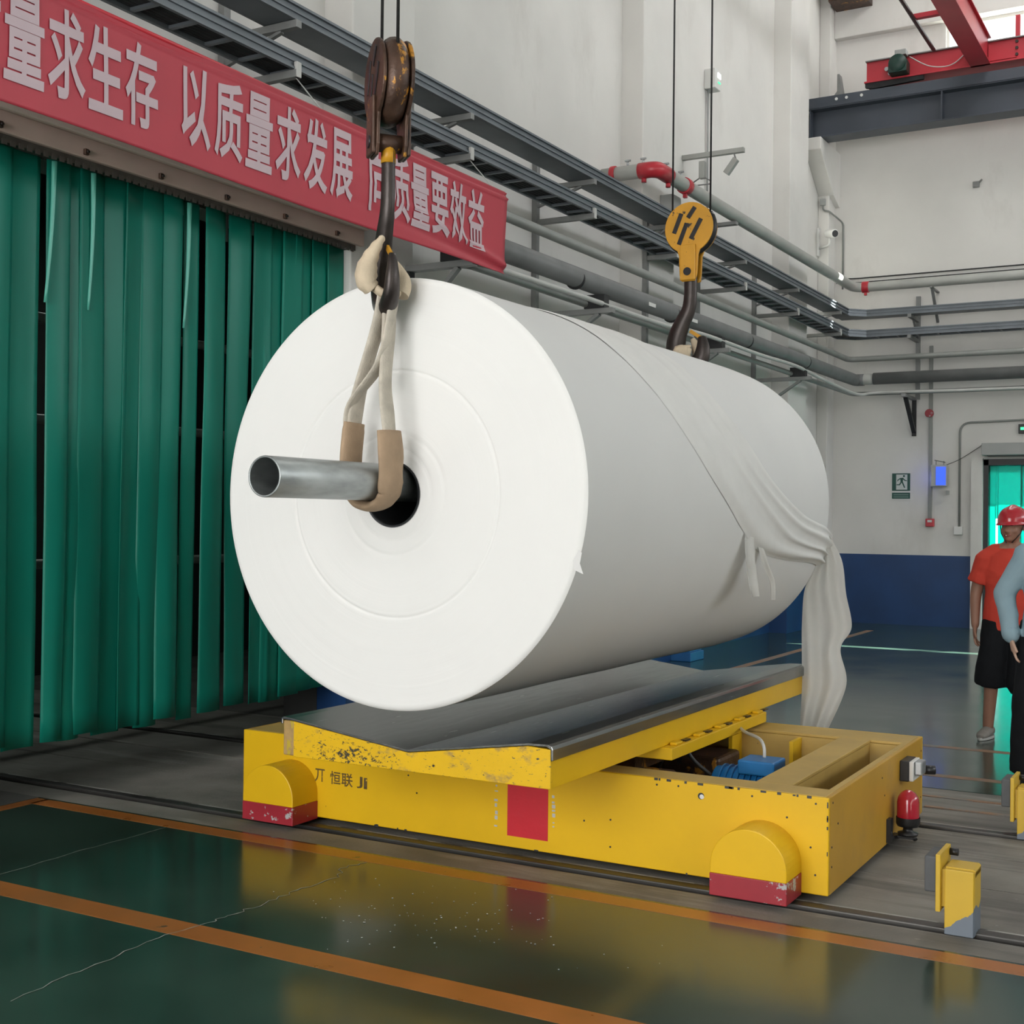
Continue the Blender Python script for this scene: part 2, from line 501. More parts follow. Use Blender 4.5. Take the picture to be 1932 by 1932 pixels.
        if solid:
            md = o.modifiers.new('thickness', 'SOLIDIFY'); md.thickness = solid; md.offset = 0
        if bevel:
            md = o.modifiers.new('edges', 'BEVEL'); md.width = bevel; md.segments = 2
            md.limit_method = 'ANGLE'; md.angle_limit = math.radians(40)
        if label:
            o['label'] = label
        return o


def world_loc(o):
    p = Vector(o.location)
    while o.parent is not None:
        o = o.parent
        p = p + Vector(o.location)
    return p


def tag(o, label, cat, group=None, kind=None):
    o['label'] = label
    if cat:
        o['category'] = cat
    if group:
        o['group'] = group
    if kind:
        o['kind'] = kind
    return o


def thing(name, label, cat, loc, group=None):
    o = bpy.data.objects.new(name, None)
    COL.objects.link(o)
    o.location = loc
    o.empty_display_size = .1
    return tag(o, label, cat, group)


def struct(o, label=None):
    o['kind'] = 'structure'
    if label:
        o['label'] = label
    return o


def copy_tree(o, loc, label):
    c = o.copy(); COL.objects.link(c); c.location = loc; c['label'] = label
    for ch in o.children:
        d = ch.copy(); COL.objects.link(d); d.parent = c
        for g in ch.children:
            e = g.copy(); COL.objects.link(e); e.parent = d
    return c


def fillet(path, rad, k=7):
    P = [Vector(p) for p in path]
    out = [P[0]]
    for i in range(1, len(P) - 1):
        a = (P[i - 1] - P[i]); b = (P[i + 1] - P[i])
        d = min(rad, a.length * .45, b.length * .45)
        p0 = P[i] + a.normalized() * d; p1 = P[i] + b.normalized() * d
        for j in range(k + 1):
            t = j / k
            out.append(p0 * (1 - t) ** 2 + P[i] * 2 * t * (1 - t) + p1 * t * t)
    out.append(P[-1])
    return out


def text_mesh(body, bold=.0, size=1.):
    """flat glyph outline; bold pushes its rim outwards by that share of the em"""
    c = bpy.data.curves.new('lettering', 'FONT')
    c.body = body; c.size = size; c.resolution_u = 3
    o = bpy.data.objects.new('lettering', c)
    COL.objects.link(o)
    dg = bpy.context.evaluated_depsgraph_get()
    me = bpy.data.meshes.new_from_object(o.evaluated_get(dg))
    bm = bmesh.new(); bm.from_mesh(me)
    bmesh.ops.remove_doubles(bm, verts=bm.verts, dist=1e-4)
    bmesh.ops.triangulate(bm, faces=bm.faces[:])
    push = {}
    for e in bm.edges:
        if len(e.link_faces) != 1:
            continue
        v0, v1 = e.verts
        d = (v1.co - v0.co)
        if d.length < 1e-6:
            continue
        n = Vector((d.y, -d.x, 0)).normalized()
        other = [v for v in e.link_faces[0].verts if v not in (v0, v1)][0]
        if n.dot(other.co - v0.co) > 0:
            n = -n
        for v in (v0, v1):
            push.setdefault(v, []).append(n)
    for v, ns in push.items():
        t = sum(ns, Vector())
        if t.length < .2:
            continue
        t.normalize()
        k_ = max(.45, min(t.dot(q) for q in ns))
        v.co += t * (bold / k_)
    bm.verts.index_update()
    vs = [v.co.copy() for v in bm.verts]; fs = [[v.index for v in f.verts] for f in bm.faces]
    bm.free()
    bpy.data.objects.remove(o); bpy.data.curves.remove(c); bpy.data.meshes.remove(me)
    return vs, fs


def catmull(pts, n):
    P = [Vector(p) for p in pts]
    out = []
    k = len(P) - 1
    for i in range(n + 1):
        t = i / n * k
        j = min(int(t), k - 1); u = t - j
        p0 = P[max(j - 1, 0)]; p1 = P[j]; p2 = P[j + 1]; p3 = P[min(j + 2, k)]
        out.append(.5 * ((2 * p1) + (p2 - p0) * u + (2 * p0 - 5 * p1 + 4 * p2 - p3) * u * u + (3 * p1 - p0 - 3 * p2 + p3) * u ** 3))
    return out


def N3(x, y=0, z=0):
    return noise.noise(Vector((x, y, z)))

# ------------------------------------------------------------------ the hall
XL, YB, ZC = -5.70, 19.80, 11.5          # left wall face, back wall face, ceiling

fl = MB().box(XL, 17, -8, 4.83, -.12, 0).box(XL, 17, 7.75, YB, -.12, 0).build('floor', 'epoxy')
struct(fl, 'dark green glossy epoxy floor')
bed = MB().box(-10, 17, 4.83, 7.75, -.12, -.03).build('trim_1', 'concrete')
struct(bed, 'worn concrete track bed across the hall')
for (a, b) in ((4.83, 5.03), (5.17, 5.74), (5.752, 6.28), (6.292, 6.715), (6.845, 7.20), (7.212, 7.75)):
    MB().box(-10, 17, a, b, -.03, -.001 - random.random() * .003).build('slab', 'concrete', bed)
ann = MB().box(-10, XL, -3, 4.83, -.12, 0).box(-10, XL, 7.75, 14, -.12, 0).build('floor', 'dark_concrete')
struct(ann, 'dark concrete floor of the room behind the strip curtain')

# painted lines
k = 2


def line(x0, x1, y0, y1, label, mt='orange_line'):
    global k
    o = MB().box(x0, x1, y0, y1, -.002, .0012).build('trim_%d' % k, mt)
    struct(o, label); k += 1


line(-5.62, 10, 4.70, 4.81, 'orange painted line along the near edge of the track bed')
line(-5.68, 10, 3.51, 3.645, 'orange painted line nearest the camera')
line(-5.69, -5.60, -8, 4.81, 'orange painted line along the curtain side')
line(-4.2, 10, 8.10, 8.19, 'faded orange line beyond the track bed', 'faded_line')
line(-4.2, 10, 9.15, 9.24, 'faded orange line far behind the cart', 'faded_line')
line(-4.66, -4.56, 9.3, 18.5, 'faded orange line running to the back wall', 'faded_line')
for (a, b, y0, y1) in ((-1.5, 6, 7.22, 7.26), (-2.2, 6, 7.5, 7.54)):
    o = MB().box(a, b, y0, y1, -.003, .0005).build('trim_%d' % k, 'faded_line'); struct(o, 'faint orange line left on the concrete'); k += 1


def ribbon(pts, w, name, parent, mt='crack'):
    rows = []
    P = [Vector((p[0], p[1], .0015)) for p in pts]
    Q = []
    for i in range(len(P) - 1):
        n = 6
        for j in range(n):
            q = P[i].lerp(P[i + 1], j / n)
            if j:
                q = q + Vector((random.uniform(-1, 1), random.uniform(-1, 1), 0)) * .012
            Q.append(q)
    Q.append(P[-1])
    for i, q in enumerate(Q):
        d = (Q[min(i + 1, len(Q) - 1)] - Q[max(i - 1, 0)]).normalized()
        s_ = Vector((-d.y, d.x, 0)) * w * (.4 + .6 * random.random())
        rows.append((q - s_, q + s_))
    MB().grid(rows, False).build(name, mt, parent)


ribbon([(-3.384, 2.765), (-3.417, 3.141), (-3.434, 3.457), (-3.406, 3.676), (-3.40, 3.786), (-3.382, 3.982), (-3.39, 4.191), (-3.361, 4.439), (-3.44, 4.55), (-3.40, 4.69)], .0028, 'floor_crack', fl)
ribbon([(-4.60, 2.4), (-4.617, 3.709), (-4.638, 4.161), (-4.624, 4.69)], .0018, 'floor_crack', fl)
# scattered paper flecks on the floor
fleck = MB()
for i in range(110):
    cx = random.gauss(-2.62, .36); cy = random.gauss(4.2, .22)
    if not (3.66 < cy < 4.68):
        continue
    r = random.uniform(.0015, .005)
    a = random.random() * 6
    fleck.add([(cx + r * math.cos(a + t) * (1 if t % 2 else .6), cy + r * math.sin(a + t), .0018) for t in (0, 1.5, 3.1, 4.6)], [(0, 1, 2, 3)])
o = fleck.build('paper_flecks', 'paper')
tag(o, 'tiny white paper flecks scattered on the green floor', 'litter', kind='stuff')

# rails
for y0, lab in ((5.10, 'steel rail set in the concrete, nearer the camera'), (6.78, 'steel rail set in the concrete, farther from the camera')):
    r = thing('rail', lab, 'rail', (0, y0, -.03), 'rails of the transfer cart')
    MB().box(-10, 10, y0 - .032, y0 + .032, -.03, .008).build('rail_head', 'rail', r, bevel=.006)
    MB().box(-10, 10, y0 - .06, y0 + .06, -.03, -.024).build('rail_groove', 'black', r)
    MB().box(-10, 10, y0 + .047, y0 + .060, -.03, .003).build('groove_edging', 'edging', r)

# left wall with the curtain opening
wl = MB()
wl.box(XL - .3, XL, -8, 2.6, 0, ZC).box(XL - .3, XL, 2.6, 7.25, 3.5, ZC).box(XL - .3, XL, 7.25, YB + .3, 0, ZC)
wl = struct(wl.build('wall_left', 'wall'), 'white plastered side wall')
for (a, b) in ((1.9, 2.6), (7.25, 8.03), (12.26, 13.13), (17.26, 18.1)):
    MB().box(XL - .02, -5.45, a, b, 0, ZC).build('column', 'wall', wl, bevel=.012)
    MB().box(XL - .02, -5.447, a - .003, b + .003, 0, 1.06).build('column_base_paint', 'wainscot', wl)
MB().box(XL - .01, XL + .004, 8.03, YB, 0, 1.06).build('wainscot', 'wainscot', wl)
MB().box(XL - .3, XL - .001, 7.244, 7.252, 0, 3.49).build('doorway_jamb', 'annex', wl)
# dark room behind the curtain
wa = MB().box(-10.2, -10, -3, 14, 0, 4.4).box(-10, XL - .3, -3.2, -3, 0, 4.4).box(-10, XL - .3, 14, 14.2, 0, 4.4).box(-10.2, XL - .3, -3.2, 14.2, 4.4, 4.6)
struct(wa.build('wall_annex', 'annex'), 'dark walls of the room behind the strip curtain')

# back wall with door and window openings
DX0, DX1, DZ = -3.30, -0.7, 2.48
WX0, WX1, WZ0, WZ1 = -3.89, 6.0, 7.95, 9.02
wb = MB()
y0, y1 = YB, YB + .22
wb.box(XL, DX0, y0, y1, 0, WZ0).box(DX0, DX1, y0, y1, DZ, WZ0).box(DX1, 17, y0, y1, 0, WZ0)
wb.box(-1.3, 2.5, y0, y1, WZ0, WZ1)  # pier added out of view, keeps sun spots off the lower side wall
wb.box(XL, WX0, y0, y1, WZ0, WZ1).box(WX1, 17, y0, y1, WZ0, WZ1).box(XL, 17, y0, y1, WZ1, ZC)
wb = struct(wb.build('wall_back', 'wall'), 'white plastered end wall')
MB().box(XL, -3.385, YB - .004, YB + .01, 0, 1.06).build('wainscot', 'wainscot', wb)
MB().box(DX1 + .1, 17, YB - .004, YB + .01, 0, 1.06).build('wainscot', 'wainscot', wb)
MB().box(XL, -5.53, 19.45, YB + .01, 0, ZC).build('column', 'wall', wb, bevel=.01)
MB().prism([(YB + .01, 6.42), (19.45, 6.55), (18.74, 7.08), (18.74, 7.262), (YB + .01, 7.262)], 0, 'yz', XL, -5.46).build('corbel', 'wall', wb, bevel=.01)
MB().box(-5.53, 17, 19.66, YB + .01, WZ1, 9.62).build('ring_beam', 'wall', wb, bevel=.01)
MB().box(-3.46, DX0, 19.70, YB + .01, 0, 2.50).build('door_jamb', 'wall', wb)
o = MB().box(-5.5, -4.95, 19.2, 19.75, 9.43, 9.75).build('trim_%d' % k, 'rust'); struct(o, 'dark stained steel beam end under the roof'); k += 1

# window with frame and panes
WINS = ((WX0, -1.3, 'window_1', 'bright window high in the end wall beside the crane'), (2.5, WX1, 'window_2', 'bright window high in the end wall, far right'))
gl = bpy.data.materials.new('clear_window_glass'); gl.use_nodes = True
nt = gl.node_tree
tr = nt.nodes.new('ShaderNodeBsdfTransparent'); tr.inputs['Color'].default_value = (.93, .96, .95, 1)
gs = nt.nodes.new('ShaderNodeBsdfGlossy'); gs.inputs['Roughness'].default_value = .02
mxs = nt.nodes.new('ShaderNodeMixShader'); mxs.inputs['Fac'].default_value = .05
nzg = nt.nodes.new('ShaderNodeTexNoise'); nzg.inputs['Scale'].default_value = 3
nt.links.new(tr.outputs[0], mxs.inputs[1]); nt.links.new(gs.outputs[0], mxs.inputs[2])
nt.links.new(mxs.outputs[0], nt.nodes['Material Output'].inputs['Surface'])
for (xa, xb, nm, lab) in WINS:
    win = struct(MB().box(xa, xb, YB + .06, YB + .12, WZ1 - .05, WZ1).build(nm, 'white_plastic'), lab)
    MB().box(xa, xb, YB + .06, YB + .12, WZ0 - .002, WZ0 + .008).build('window_frame', 'white_plastic', win)
    for i in range(3):
        x = xa + .02 + i * (xb - xa - .04) / 2
        MB().box(x - .02, x + .02, YB + .06, YB + .12, WZ0 + .008, WZ1 - .05).build('window_frame', 'white_plastic', win)
        if i < 2:
            MB().box(x + .02, x + (xb - xa - .04) / 2 - .02, YB + .088, YB + .092, WZ0 + .008, WZ1 - .05).build('pane', gl, win)
MB().box(WX0 - 2, WX1 + 2, YB + .22, 20.19, 9.20, 9.26).build('sun_baffle', 'roof', wb)  # slab added out of view, cuts the sun down to a narrow stripe

# ceiling, right wall with its window band, front wall with the loading door (behind the camera)
struct(MB().box(XL - .3, 17.2, -8.2, YB + .3, ZC, ZC + .2).build('ceiling', 'roof'), 'pale sheet roof of the hall')
struct(MB().box(17, 17.2, -8.2, YB + .3, 0, 5.9).box(17, 17.2, -8.2, YB + .3, 9.3, ZC).build('wall_right', 'wall'), 'white wall with a high window band')
struct(MB().box(XL, -5.5, -8.2, -8, 0, ZC).box(1.2, 17, -8.2, -8, 0, ZC).box(-5.5, 1.2, -8.2, -8, 6.3, ZC).build('wall_front', 'wall'), 'white wall around the loading door')
struct(MB().box(-60, 60, 20.05, 80, -.2, -.02).build('floor', 'outdoor'), 'pale paving outside the end wall')

# green strip door in the end wall
dr = struct(MB().box(DX0 - .02, DX0 + .07, YB - .02, YB + .2, 0, DZ).box(DX1 - .07, DX1, YB - .02, YB + .2, 0, DZ).box(DX0, DX1, YB - .02, YB + .2, DZ - .08, DZ + .01).build('door_1', 'black'), 'dark framed doorway closed by bright green plastic strips')
x = DX0 + .07
i = 0
while x < DX1 - .2:
    w = .085 if i == 0 else .34
    x1 = min(DX1 - .07, x + w)
    MB().box(x, x1, 19.92 + (i % 2) * .012, 19.924 + (i % 2) * .012, .03, DZ - .06).build('strip', 'pvc_door', dr)
    if i == 0:
        MB().box(x1 - .002, x1 + .032, 19.926, 19.929, 1.62, DZ - .06).build('strip', 'pvc_door', dr)
        x = x1 + .028
    else:
        x = x1 - .03
    i += 1
MB().box(DX0 + .07, DX1 - .07, 19.95, 19.953, 1.86, DZ - .06).build('valance', 'pvc_clear', dr)
cn = thing('door_canopy', 'grey metal air curtain box above the green strip door', 'air curtain', (-2.3, 19.7, 2.52))
MB().box(-3.29, -.75, 19.52, 19.8, 2.535, 2.71).build('housing', 'grey_plastic', cn, bevel=.01)
MB().box(-3.22, -.8, 19.55, 19.75, 2.525, 2.536).build('outlet', 'black', cn)

# ------------------------------------------------------------------ paper roll
RX, RZ, RR, RY0, RY1 = -3.02, 1.643, .885, 4.32, 7.60
roll = thing('paper_roll', 'giant white paper roll hanging over the yellow cart', 'paper roll', (RX, 5.96, RZ - RR))
prof = []
r = .132
rnd = random.Random(5)
off = 0
while r < RR - .03:
    off += rnd.uniform(-.0004, .0004); off *= .8
    dip = .005 * math.exp(-((r - .505) / .006) ** 2) + .004 * math.exp(-((r - .25) / .006) ** 2) + .003 * math.exp(-((r - .19) / .005) ** 2)
    prof.append((r, RY0 + off + dip))
    r += .0035 if abs(r - .505) < .03 else rnd.uniform(.006, .013)
face = MB().lathe([(a, b - RY0) for a, b in prof] + [(RR - .022, .0), (RR - .008, .002), (RR, .012)], (RX, RY0, RZ), 'y', 144)
# slight out-of-round of the layers
for v in face.v:
    dx, dz = v.x - RX, v.z - RZ
    rr_ = math.hypot(dx, dz); a = math.atan2(dz, dx)
    kx = 1 + .004 * math.sin(3 * a + rr_ * 9) * math.exp(-((rr_ - .5) / .25) ** 2)
    v.x, v.z = RX + dx * kx, RZ + dz * kx
face.build('cut_end', 'paper_end', roll, origin=(RX, RY0, RZ))
side = MB()
rows = []
for i in range(49):
    t = i / 48
    y = RY0 + .012 + (RY1 - RY0 - .02) * t
    ring = []
    for j in range(145):
        a = 2 * PI * j / 144
        rr_ = RR + .004 * N3(t * 5, math.cos(a) * 1.3, math.sin(a) * 1.3) * min(1, t * 6) - .012 * max(0, t - .93) / .07 * (.5 + .5 * N3(9, a))
        ring.append((RX + rr_ * math.cos(a), y, RZ + rr_ * math.sin(a)))
    rows.append(ring[::-1])
side.grid(rows).build('wound_sheet', 'paper', roll, weld=True)
MB().lathe([(RR - .012, RY1 - .01), (RR - .03, RY1), (.132, RY1)], (RX, 0, RZ), 'y', 96).build('rear_end', 'paper', roll)
MB().lathe([(.136, RY0 - .004), (.127, RY0 - .005), (.126, RY0 + .01), (.126, RY1 - .01), (.127, RY1 + .004), (.136, RY1 + .003)], (RX, 0, RZ), 'y', 64).build('core_tube', 'dark_core', roll)
# small torn nick at the rim
MB().grid([[(RX + .875, RY0 - .004, RZ - .30), (RX + .838, RY0 - .006, RZ - .285)], [(RX + .862, RY0 - .008, RZ - .26), (RX + .83, RY0 - .004, RZ - .25)], [(RX + .868, RY0 - .004, RZ - .22), (RX + .855, RY0 - .004, RZ - .21)]]).build('torn_nick', 'paper', roll)

# loose tissue gathered round the far half of the roll
LP = [(150, 4.15 + .35), (128, 4.62), (105, 4.90), (85, 5.06), (71, 5.12), (57.5, 5.147), (45.4, 5.17), (33.2, 5.252), (20.8, 5.383), (8.5, 5.592), (-.8, 5.829), (-9, 6.072), (-16.4, 6.389), (-20.2, 6.89), (-22.4, 7.43), (-24, 7.60)]
RP = [(150, 5.1), (128, 5.45), (105, 5.75), (85, 5.92), (70.5, 5.974), (62, 5.99), (53.3, 6.001), (37.2, 6.061), (22.8, 6.224), (10.6, 6.441), (2.9, 6.712), (-3.4, 7.052), (-6.3, 7.323), (-7.7, 7.496), (-9.3, 7.588), (-10.5, 7.64)]
Lc = catmull([(a, b, 0) for a, b in LP], 90); Rc = catmull([(a, b, 0) for a, b in RP], 90)
rows = []
for i in range(91):
    s_ = i / 90
    row = []
    for j in range(41):
        t = j / 40
        a = Lc[i].x * (1 - t) + Rc[i].x * t; y = Lc[i].y * (1 - t) + Rc[i].y * t
        fold = .5 + .5 * math.sin(t * 24 + 3 * N3(t * 3, s_ * 2) + s_ * 4)
        amp = .004 + .045 * max(0, s_ - .45) ** 1.5
        edge = min(1, t * 14, (1 - t) * 14)
        h = .003 + edge * (amp * fold ** 2 + .006 + .02 * max(0, s_ - .75) * math.sin(PI * t))
        row.append((RX + (RR + h) * math.cos(math.radians(a)), y, RZ + (RR + h) * math.sin(math.radians(a))))
    rows.append(row)
MB().grid(rows).build('loose_tissue_band', 'tissue_thick', roll, label='crumpled tissue band gathered across the roll')

def sheet(name, left, right, n, m_, fold, amp, axis, parent, mt='tissue', seed=0.):
    A = catmull(left, n); B = catmull(right, n)
    rows = []
    for i in range(n + 1):
        row = []
        for j in range(m_ + 1):
            t = j / m_
            p = A[i].lerp(B[i], t)
            h = amp * (math.sin(t * fold + 2.2 * N3(i / n * 2.2, seed) + seed) + .6 * N3(t * 4, i / n * 3, seed))
            p = p + Vector(axis) * h
            row.append(p)
        rows.append(row)
    return MB().grid(rows).build(name, mt, parent)


sheet('tissue_tail', [(-2.19, 7.63, 1.40), (-2.25, 7.64, 1.257), (-2.307, 7.66, 1.127), (-2.324, 7.67, .917), (-2.322, 7.66, .723), (-2.32, 7.66, .498), (-2.328, 7.66, .291)],
      [(-2.16, 7.60, 1.50), (-2.076, 7.64, 1.326), (-2.052, 7.66, 1.121), (-2.018, 7.66, .923), (-2.085, 7.66, .786), (-2.047, 7.66, .576), (-2.156, 7.66, .297)], 60, 30, 13, .022, (.2, -1, 0), roll).data
sheet('tissue_tail', [(-2.15, 6.10, 1.49), (-2.135, 6.075, 1.36), (-2.13, 6.12, 1.25), (-2.13, 6.17, 1.165)],
      [(-2.15, 6.26, 1.46), (-2.13, 6.24, 1.34), (-2.12, 6.275, 1.23), (-2.12, 6.25, 1.172)], 20, 10, 8, .012, (1, -.2, 0), roll, seed=2.)
sheet('tissue_tail', [(-2.15, 6.34, 1.42), (-2.14, 6.38, 1.34), (-2.13, 6.47, 1.23), (-2.13, 6.505, 1.135)],
      [(-2.15, 6.42, 1.40), (-2.13, 6.44, 1.33), (-2.12, 6.505, 1.23), (-2.12, 6.52, 1.14)], 20, 8, 6, .008, (1, -.2, 0), roll, seed=4.)

# ------------------------------------------------------------------ lifting shaft, slings, hook blocks
SX, SZ, SR = -3.02, 1.690, .075
sh = thing('lifting_shaft', 'galvanised steel tube shaft through the paper roll core', 'shaft', (SX, 5.8, SZ - SR))
MB().lathe([(SR - .007, 8.12), (SR, 8.12), (SR, 3.53), (SR - .001, 3.526), (SR - .007, 3.525), (SR - .0075, 3.53), (SR - .0075, 8.12)], (SX, 0, SZ), 'y', 48).build('tube_wall', 'zinc', sh)
MB().lathe([(.001, 3.9), (SR - .0078, 3.9)], (SX, 0, SZ), 'y', 32).build('inner_plug', 'dark_core', sh)


def sling(label, hx, hy, hz, y, big_pad=True):
    """endless webbing sling: over the hook, two legs, wrapped under the shaft with tan wear sleeves"""
    t = thing('lifting_sling', label, 'sling', (SX, y, SZ - .12), 'slings holding the shaft')
    rw = SR + .022
    e = Vector((.81, .58, 0)); vc = Vector((.58, -.81, 0)); zv = Vector((0, 0, 1)); hb = Vector((hx, hy, hz))
    left = [hb - e * .012 + vc * .0, hb - e * .030 - zv * .12, Vector((SX - .060, y + .01, hz - .36)), Vector((SX - .088, y + .005, SZ + .26)), Vector((SX - rw - .004, y, SZ + .10)), Vector((SX - rw, y, SZ))]
    und = [Vector((SX + rw * math.cos(a), y - .012 * math.sin(a), SZ + rw * math.sin(a))) for a in [PI + PI * i / 8 for i in range(1, 8)]]
    right = [Vector((SX + rw, y - .005, SZ)), Vector((SX + rw + .004, y - .01, SZ + .11)), Vector((SX + .085, y - .012, SZ + .26)), Vector((SX + .070, y - .01, hz - .36)), hb + e * .010 - zv * .12, hb + e * .004]
    MB().tube(catmull(left, 40), [(.015, .046 - .012 * math.exp(-i / 8) + .003 * math.sin(i * .35)) for i in range(41)], 14, ref=(0, 1, 0)).build('webbing_leg', 'web', t)
    MB().tube(catmull(right, 40), [(.015, .042 + .003 * math.sin(i * .4 + 1)) for i in range(41)], 14, ref=(0, 1, 0)).build('webbing_leg', 'web', t)
    # a third strand crossing between the two legs
    mid = catmull([hb + e * .030 + vc * .02 - zv * .01, hb + e * .012 + vc * .03 - zv * .13, hb - e * .030 + vc * .04 - zv * .30, Vector((SX - .085, y - .03, SZ + .30)), Vector((SX - .09, y - .02, SZ + .16))], 30)
    MB().tube(mid, [(.009, .030 + .003 * math.sin(i * .5)) for i in range(31)], 12, ref=(0, 1, 0)).build('webbing_strand', 'web', t)
    # wear sleeves
    sl = [p for p in catmull(left[3:], 20) if p.z < SZ + .250]
    MB().tube(sl, [(.024, .068 - .004 * (i < 2)) for i in range(len(sl))], 16, ref=(0, 1, 0)).build('wear_sleeve', 'sleeve', t)
    sr_ = [p for p in catmull(und + right[:3], 40) if p.z < SZ + .205]
    MB().tube(sr_, [(.023, .070 + .003 * math.sin(i * 1.1)) for i in range(len(sr_))], 16, ref=(0, 1, 0)).build('wear_sleeve', 'sleeve', t)
    # cloth pads folded over the hook bowl
    ps = 1. if big_pad else .35
    pa = catmull([hb - e * .018 * ps + zv * .215 * ps + vc * .030, hb - e * .050 + zv * .165 * ps + vc * .035, hb - e * .078 * ps + zv * .100 * ps + vc * .035, hb - e * .082 + zv * .040 + vc * .03, hb - e * .060 + zv * .010 + vc * .02], 24)
    MB().tube(pa, [(.010 + .034 * min(1, i / 14) * (1 - .35 * max(0, (i - 18) / 6)) + .002 * math.sin(i * 1.7), .018 + .022 * min(1, i / 12)) for i in range(25)], 18, ref=vc).build('hook_pad', 'pad', t)
    pb = catmull([hb + e * .020 + zv * .135 - vc * .02, hb + e * .045 + zv * .085 - vc * .02, hb + e * .060 + zv * .030 - vc * .01, hb + e * .050 - zv * .008], 20)
    MB().tube(pb, [(.012 + .026 * min(1, i / 10), .02 + .02 * min(1, i / 10)) for i in range(21)], 18, ref=vc).build('hook_pad', 'pad', t)
    pc = catmull([hb - e * .050 + zv * .015 + vc * .02, hb - e * .01 - zv * .012 + vc * .03, hb + e * .045 - zv * .004 + vc * .01], 14)
    MB().tube(pc, [(.018, .030)] * 15, 14, ref=vc).build('hook_pad', 'pad', t)
    return t




def hook_block(label, x, y, ztop, ang, style):
    """two-plate sheave block with forged hook; ang = heading of the sheave plane"""
    t = thing('hook_block', label, 'crane hook', (x, y, ztop - 1.0), 'crane hooks carrying the roll')
    d = Vector((math.cos(ang), math.sin(ang), 0)); w = Vector((-math.sin(ang), math.cos(ang), 0)); zv = Vector((0, 0, 1))
    c = Vector((x, y, ztop - .168))
    R_ = .165
    TB = -.345 if style == 'yellow' else -.305          # foot of the cheek plates
    PW = .030 if style == 'yellow' else .050             # half gap between the plates
    HR = 1.45 if style == 'yellow' else 1.0

    def ring(off, rad, n=36):
        return [c + w * off + d * (rad * math.cos(2 * PI * i / n)) + zv * (rad * math.sin(2 * PI * i / n)) for i in range(n)]

    def disc(name, o0, o1, rad, mt, parent=t, bev=.004):
        m_ = MB(); n = 36
        m_.add(ring(o0, rad) + ring(o1, rad), [list(range(n))[::-1], list(range(n, 2 * n))] + [(i, (i + 1) % n, n + (i + 1) % n, n + i) for i in range(n)])
        return m_.build(name, mt, parent, bevel=bev)

    disc('sheave', -.022, .022, R_ - .03, 'grease')
    for sgn in (-1, 1):
        # cheek plate: disc running into a tongue below
        out = []
        for i in range(31):
            a = math.radians(-62 + (304) * i / 30)
            out.append(d * (R_ * math.cos(a)) + zv * (R_ * math.sin(a)))
        for (uu, zz) in ((-.066, -.18), (-.060, TB + .04), (-.045, TB), (.045, TB), (.060, TB + .04), (.066, -.18)):
            out.append(d * uu + zv * zz)
        n = len(out)
        o0, o1 = sorted((sgn * PW, sgn * (PW + .014)))
        m_ = MB().add([c + w * o0 + p for p in out] + [c + w * o1 + p for p in out],
                      [list(range(n))[::-1], list(range(n, 2 * n))] + [(i, (i + 1) % n, n + (i + 1) % n, n + i) for i in range(n)])
        pl = m_.build('cheek_plate', 'yellow_hook' if style == 'yellow' else 'rust', t, bevel=.004)
        # raised black stripes / slots and the tongue cover on the outside of the plate
        oo = sgn * (PW + .016)
        for (u0, z0, u1, z1) in ((-.050, .095, -.100, -.030), (.043, .128, -.005, .062), (-.012, .030, -.066, -.105), (.085, .050, .015, -.075)):
            MB().bar(c + w * oo + d * u0 * -sgn * (1 if style == 'yellow' else 1) + zv * z0, c + w * oo + d * u1 * -sgn + zv * z1, .030, .005, w).build('slot', 'grease', pl, bevel=.004)
        MB().obox(c + w * sgn * (PW + .022) + zv * (TB + .12), d, w, zv, .052, .008, .115).build('strap_plate', 'yellow_hook' if style == 'yellow' else 'rust', pl, bevel=.006)
        MB().cyl(c + w * sgn * (PW + .025) + zv * (TB + .06), c + w * sgn * (PW + .036) + zv * (TB + .06), .026, 20).build('pin_head', 'grease', pl)
    # rounded guard over the rim of the sheave
    m_ = MB(); rows = []
    for i in range(25):
        a = math.radians(-215 + 250 * i / 24) if style == 'yellow' else math.radians(-240 + 300 * i / 24)
        rows.append([c + w * ((PW + .002) * math.sin(q)) + d * ((R_ - .045 + .055 * math.cos(q)) * math.cos(a)) + zv * ((R_ - .045 + .055 * math.cos(q)) * math.sin(a)) for q in [-PI / 2 + PI * j / 8 for j in range(9)]])
    m_.grid(rows).build('rim_guard', 'grease' if style == 'yellow' else 'rust', t, solid=.006)
    # crosshead
    MB().cyl(c - w * (PW + .02) + zv * (TB + .06), c + w * (PW + .02) + zv * (TB + .06), .036, 20).build('crosshead', 'rust', t)
    MB().cyl(c + zv * (TB + .05), c + zv * (TB - .02), .03, 16).build('nut', 'yellow_hook', t)
    # forged hook in the sheave plane
    P = [(0, TB + .04), (0, -.43), (-.012, -.52), (-.05, -.60), (-.088, -.69), (-.098, -.78), (-.068, -.865), (0, -.895), (.068, -.855), (.088, -.78), (.082, -.70)]
    Rr_ = [.030, .030, .032, .037, .043, .047, .048, .047, .040, .032, .017]
    pts = catmull([c + d * a + zv * b for a, b in P], 50)
    rad = [Rr_[min(int(i / 50 * 10), 9)] * (1 - (i / 50 * 10) % 1) + Rr_[min(int(i / 50 * 10), 9) + 1] * ((i / 50 * 10) % 1) if i < 50 else Rr_[-1] for i in range(51)]
    hk = MB().tube(pts, [(q * .78 * HR, q * HR) for q in rad], 14).build('hook', 'dark_steel', t)
    MB().bar(c + d * .0 - zv * .66, c + d * .085 - zv * .715, .022, .010, w).build('safety_latch', 'yellow_hook', hk)
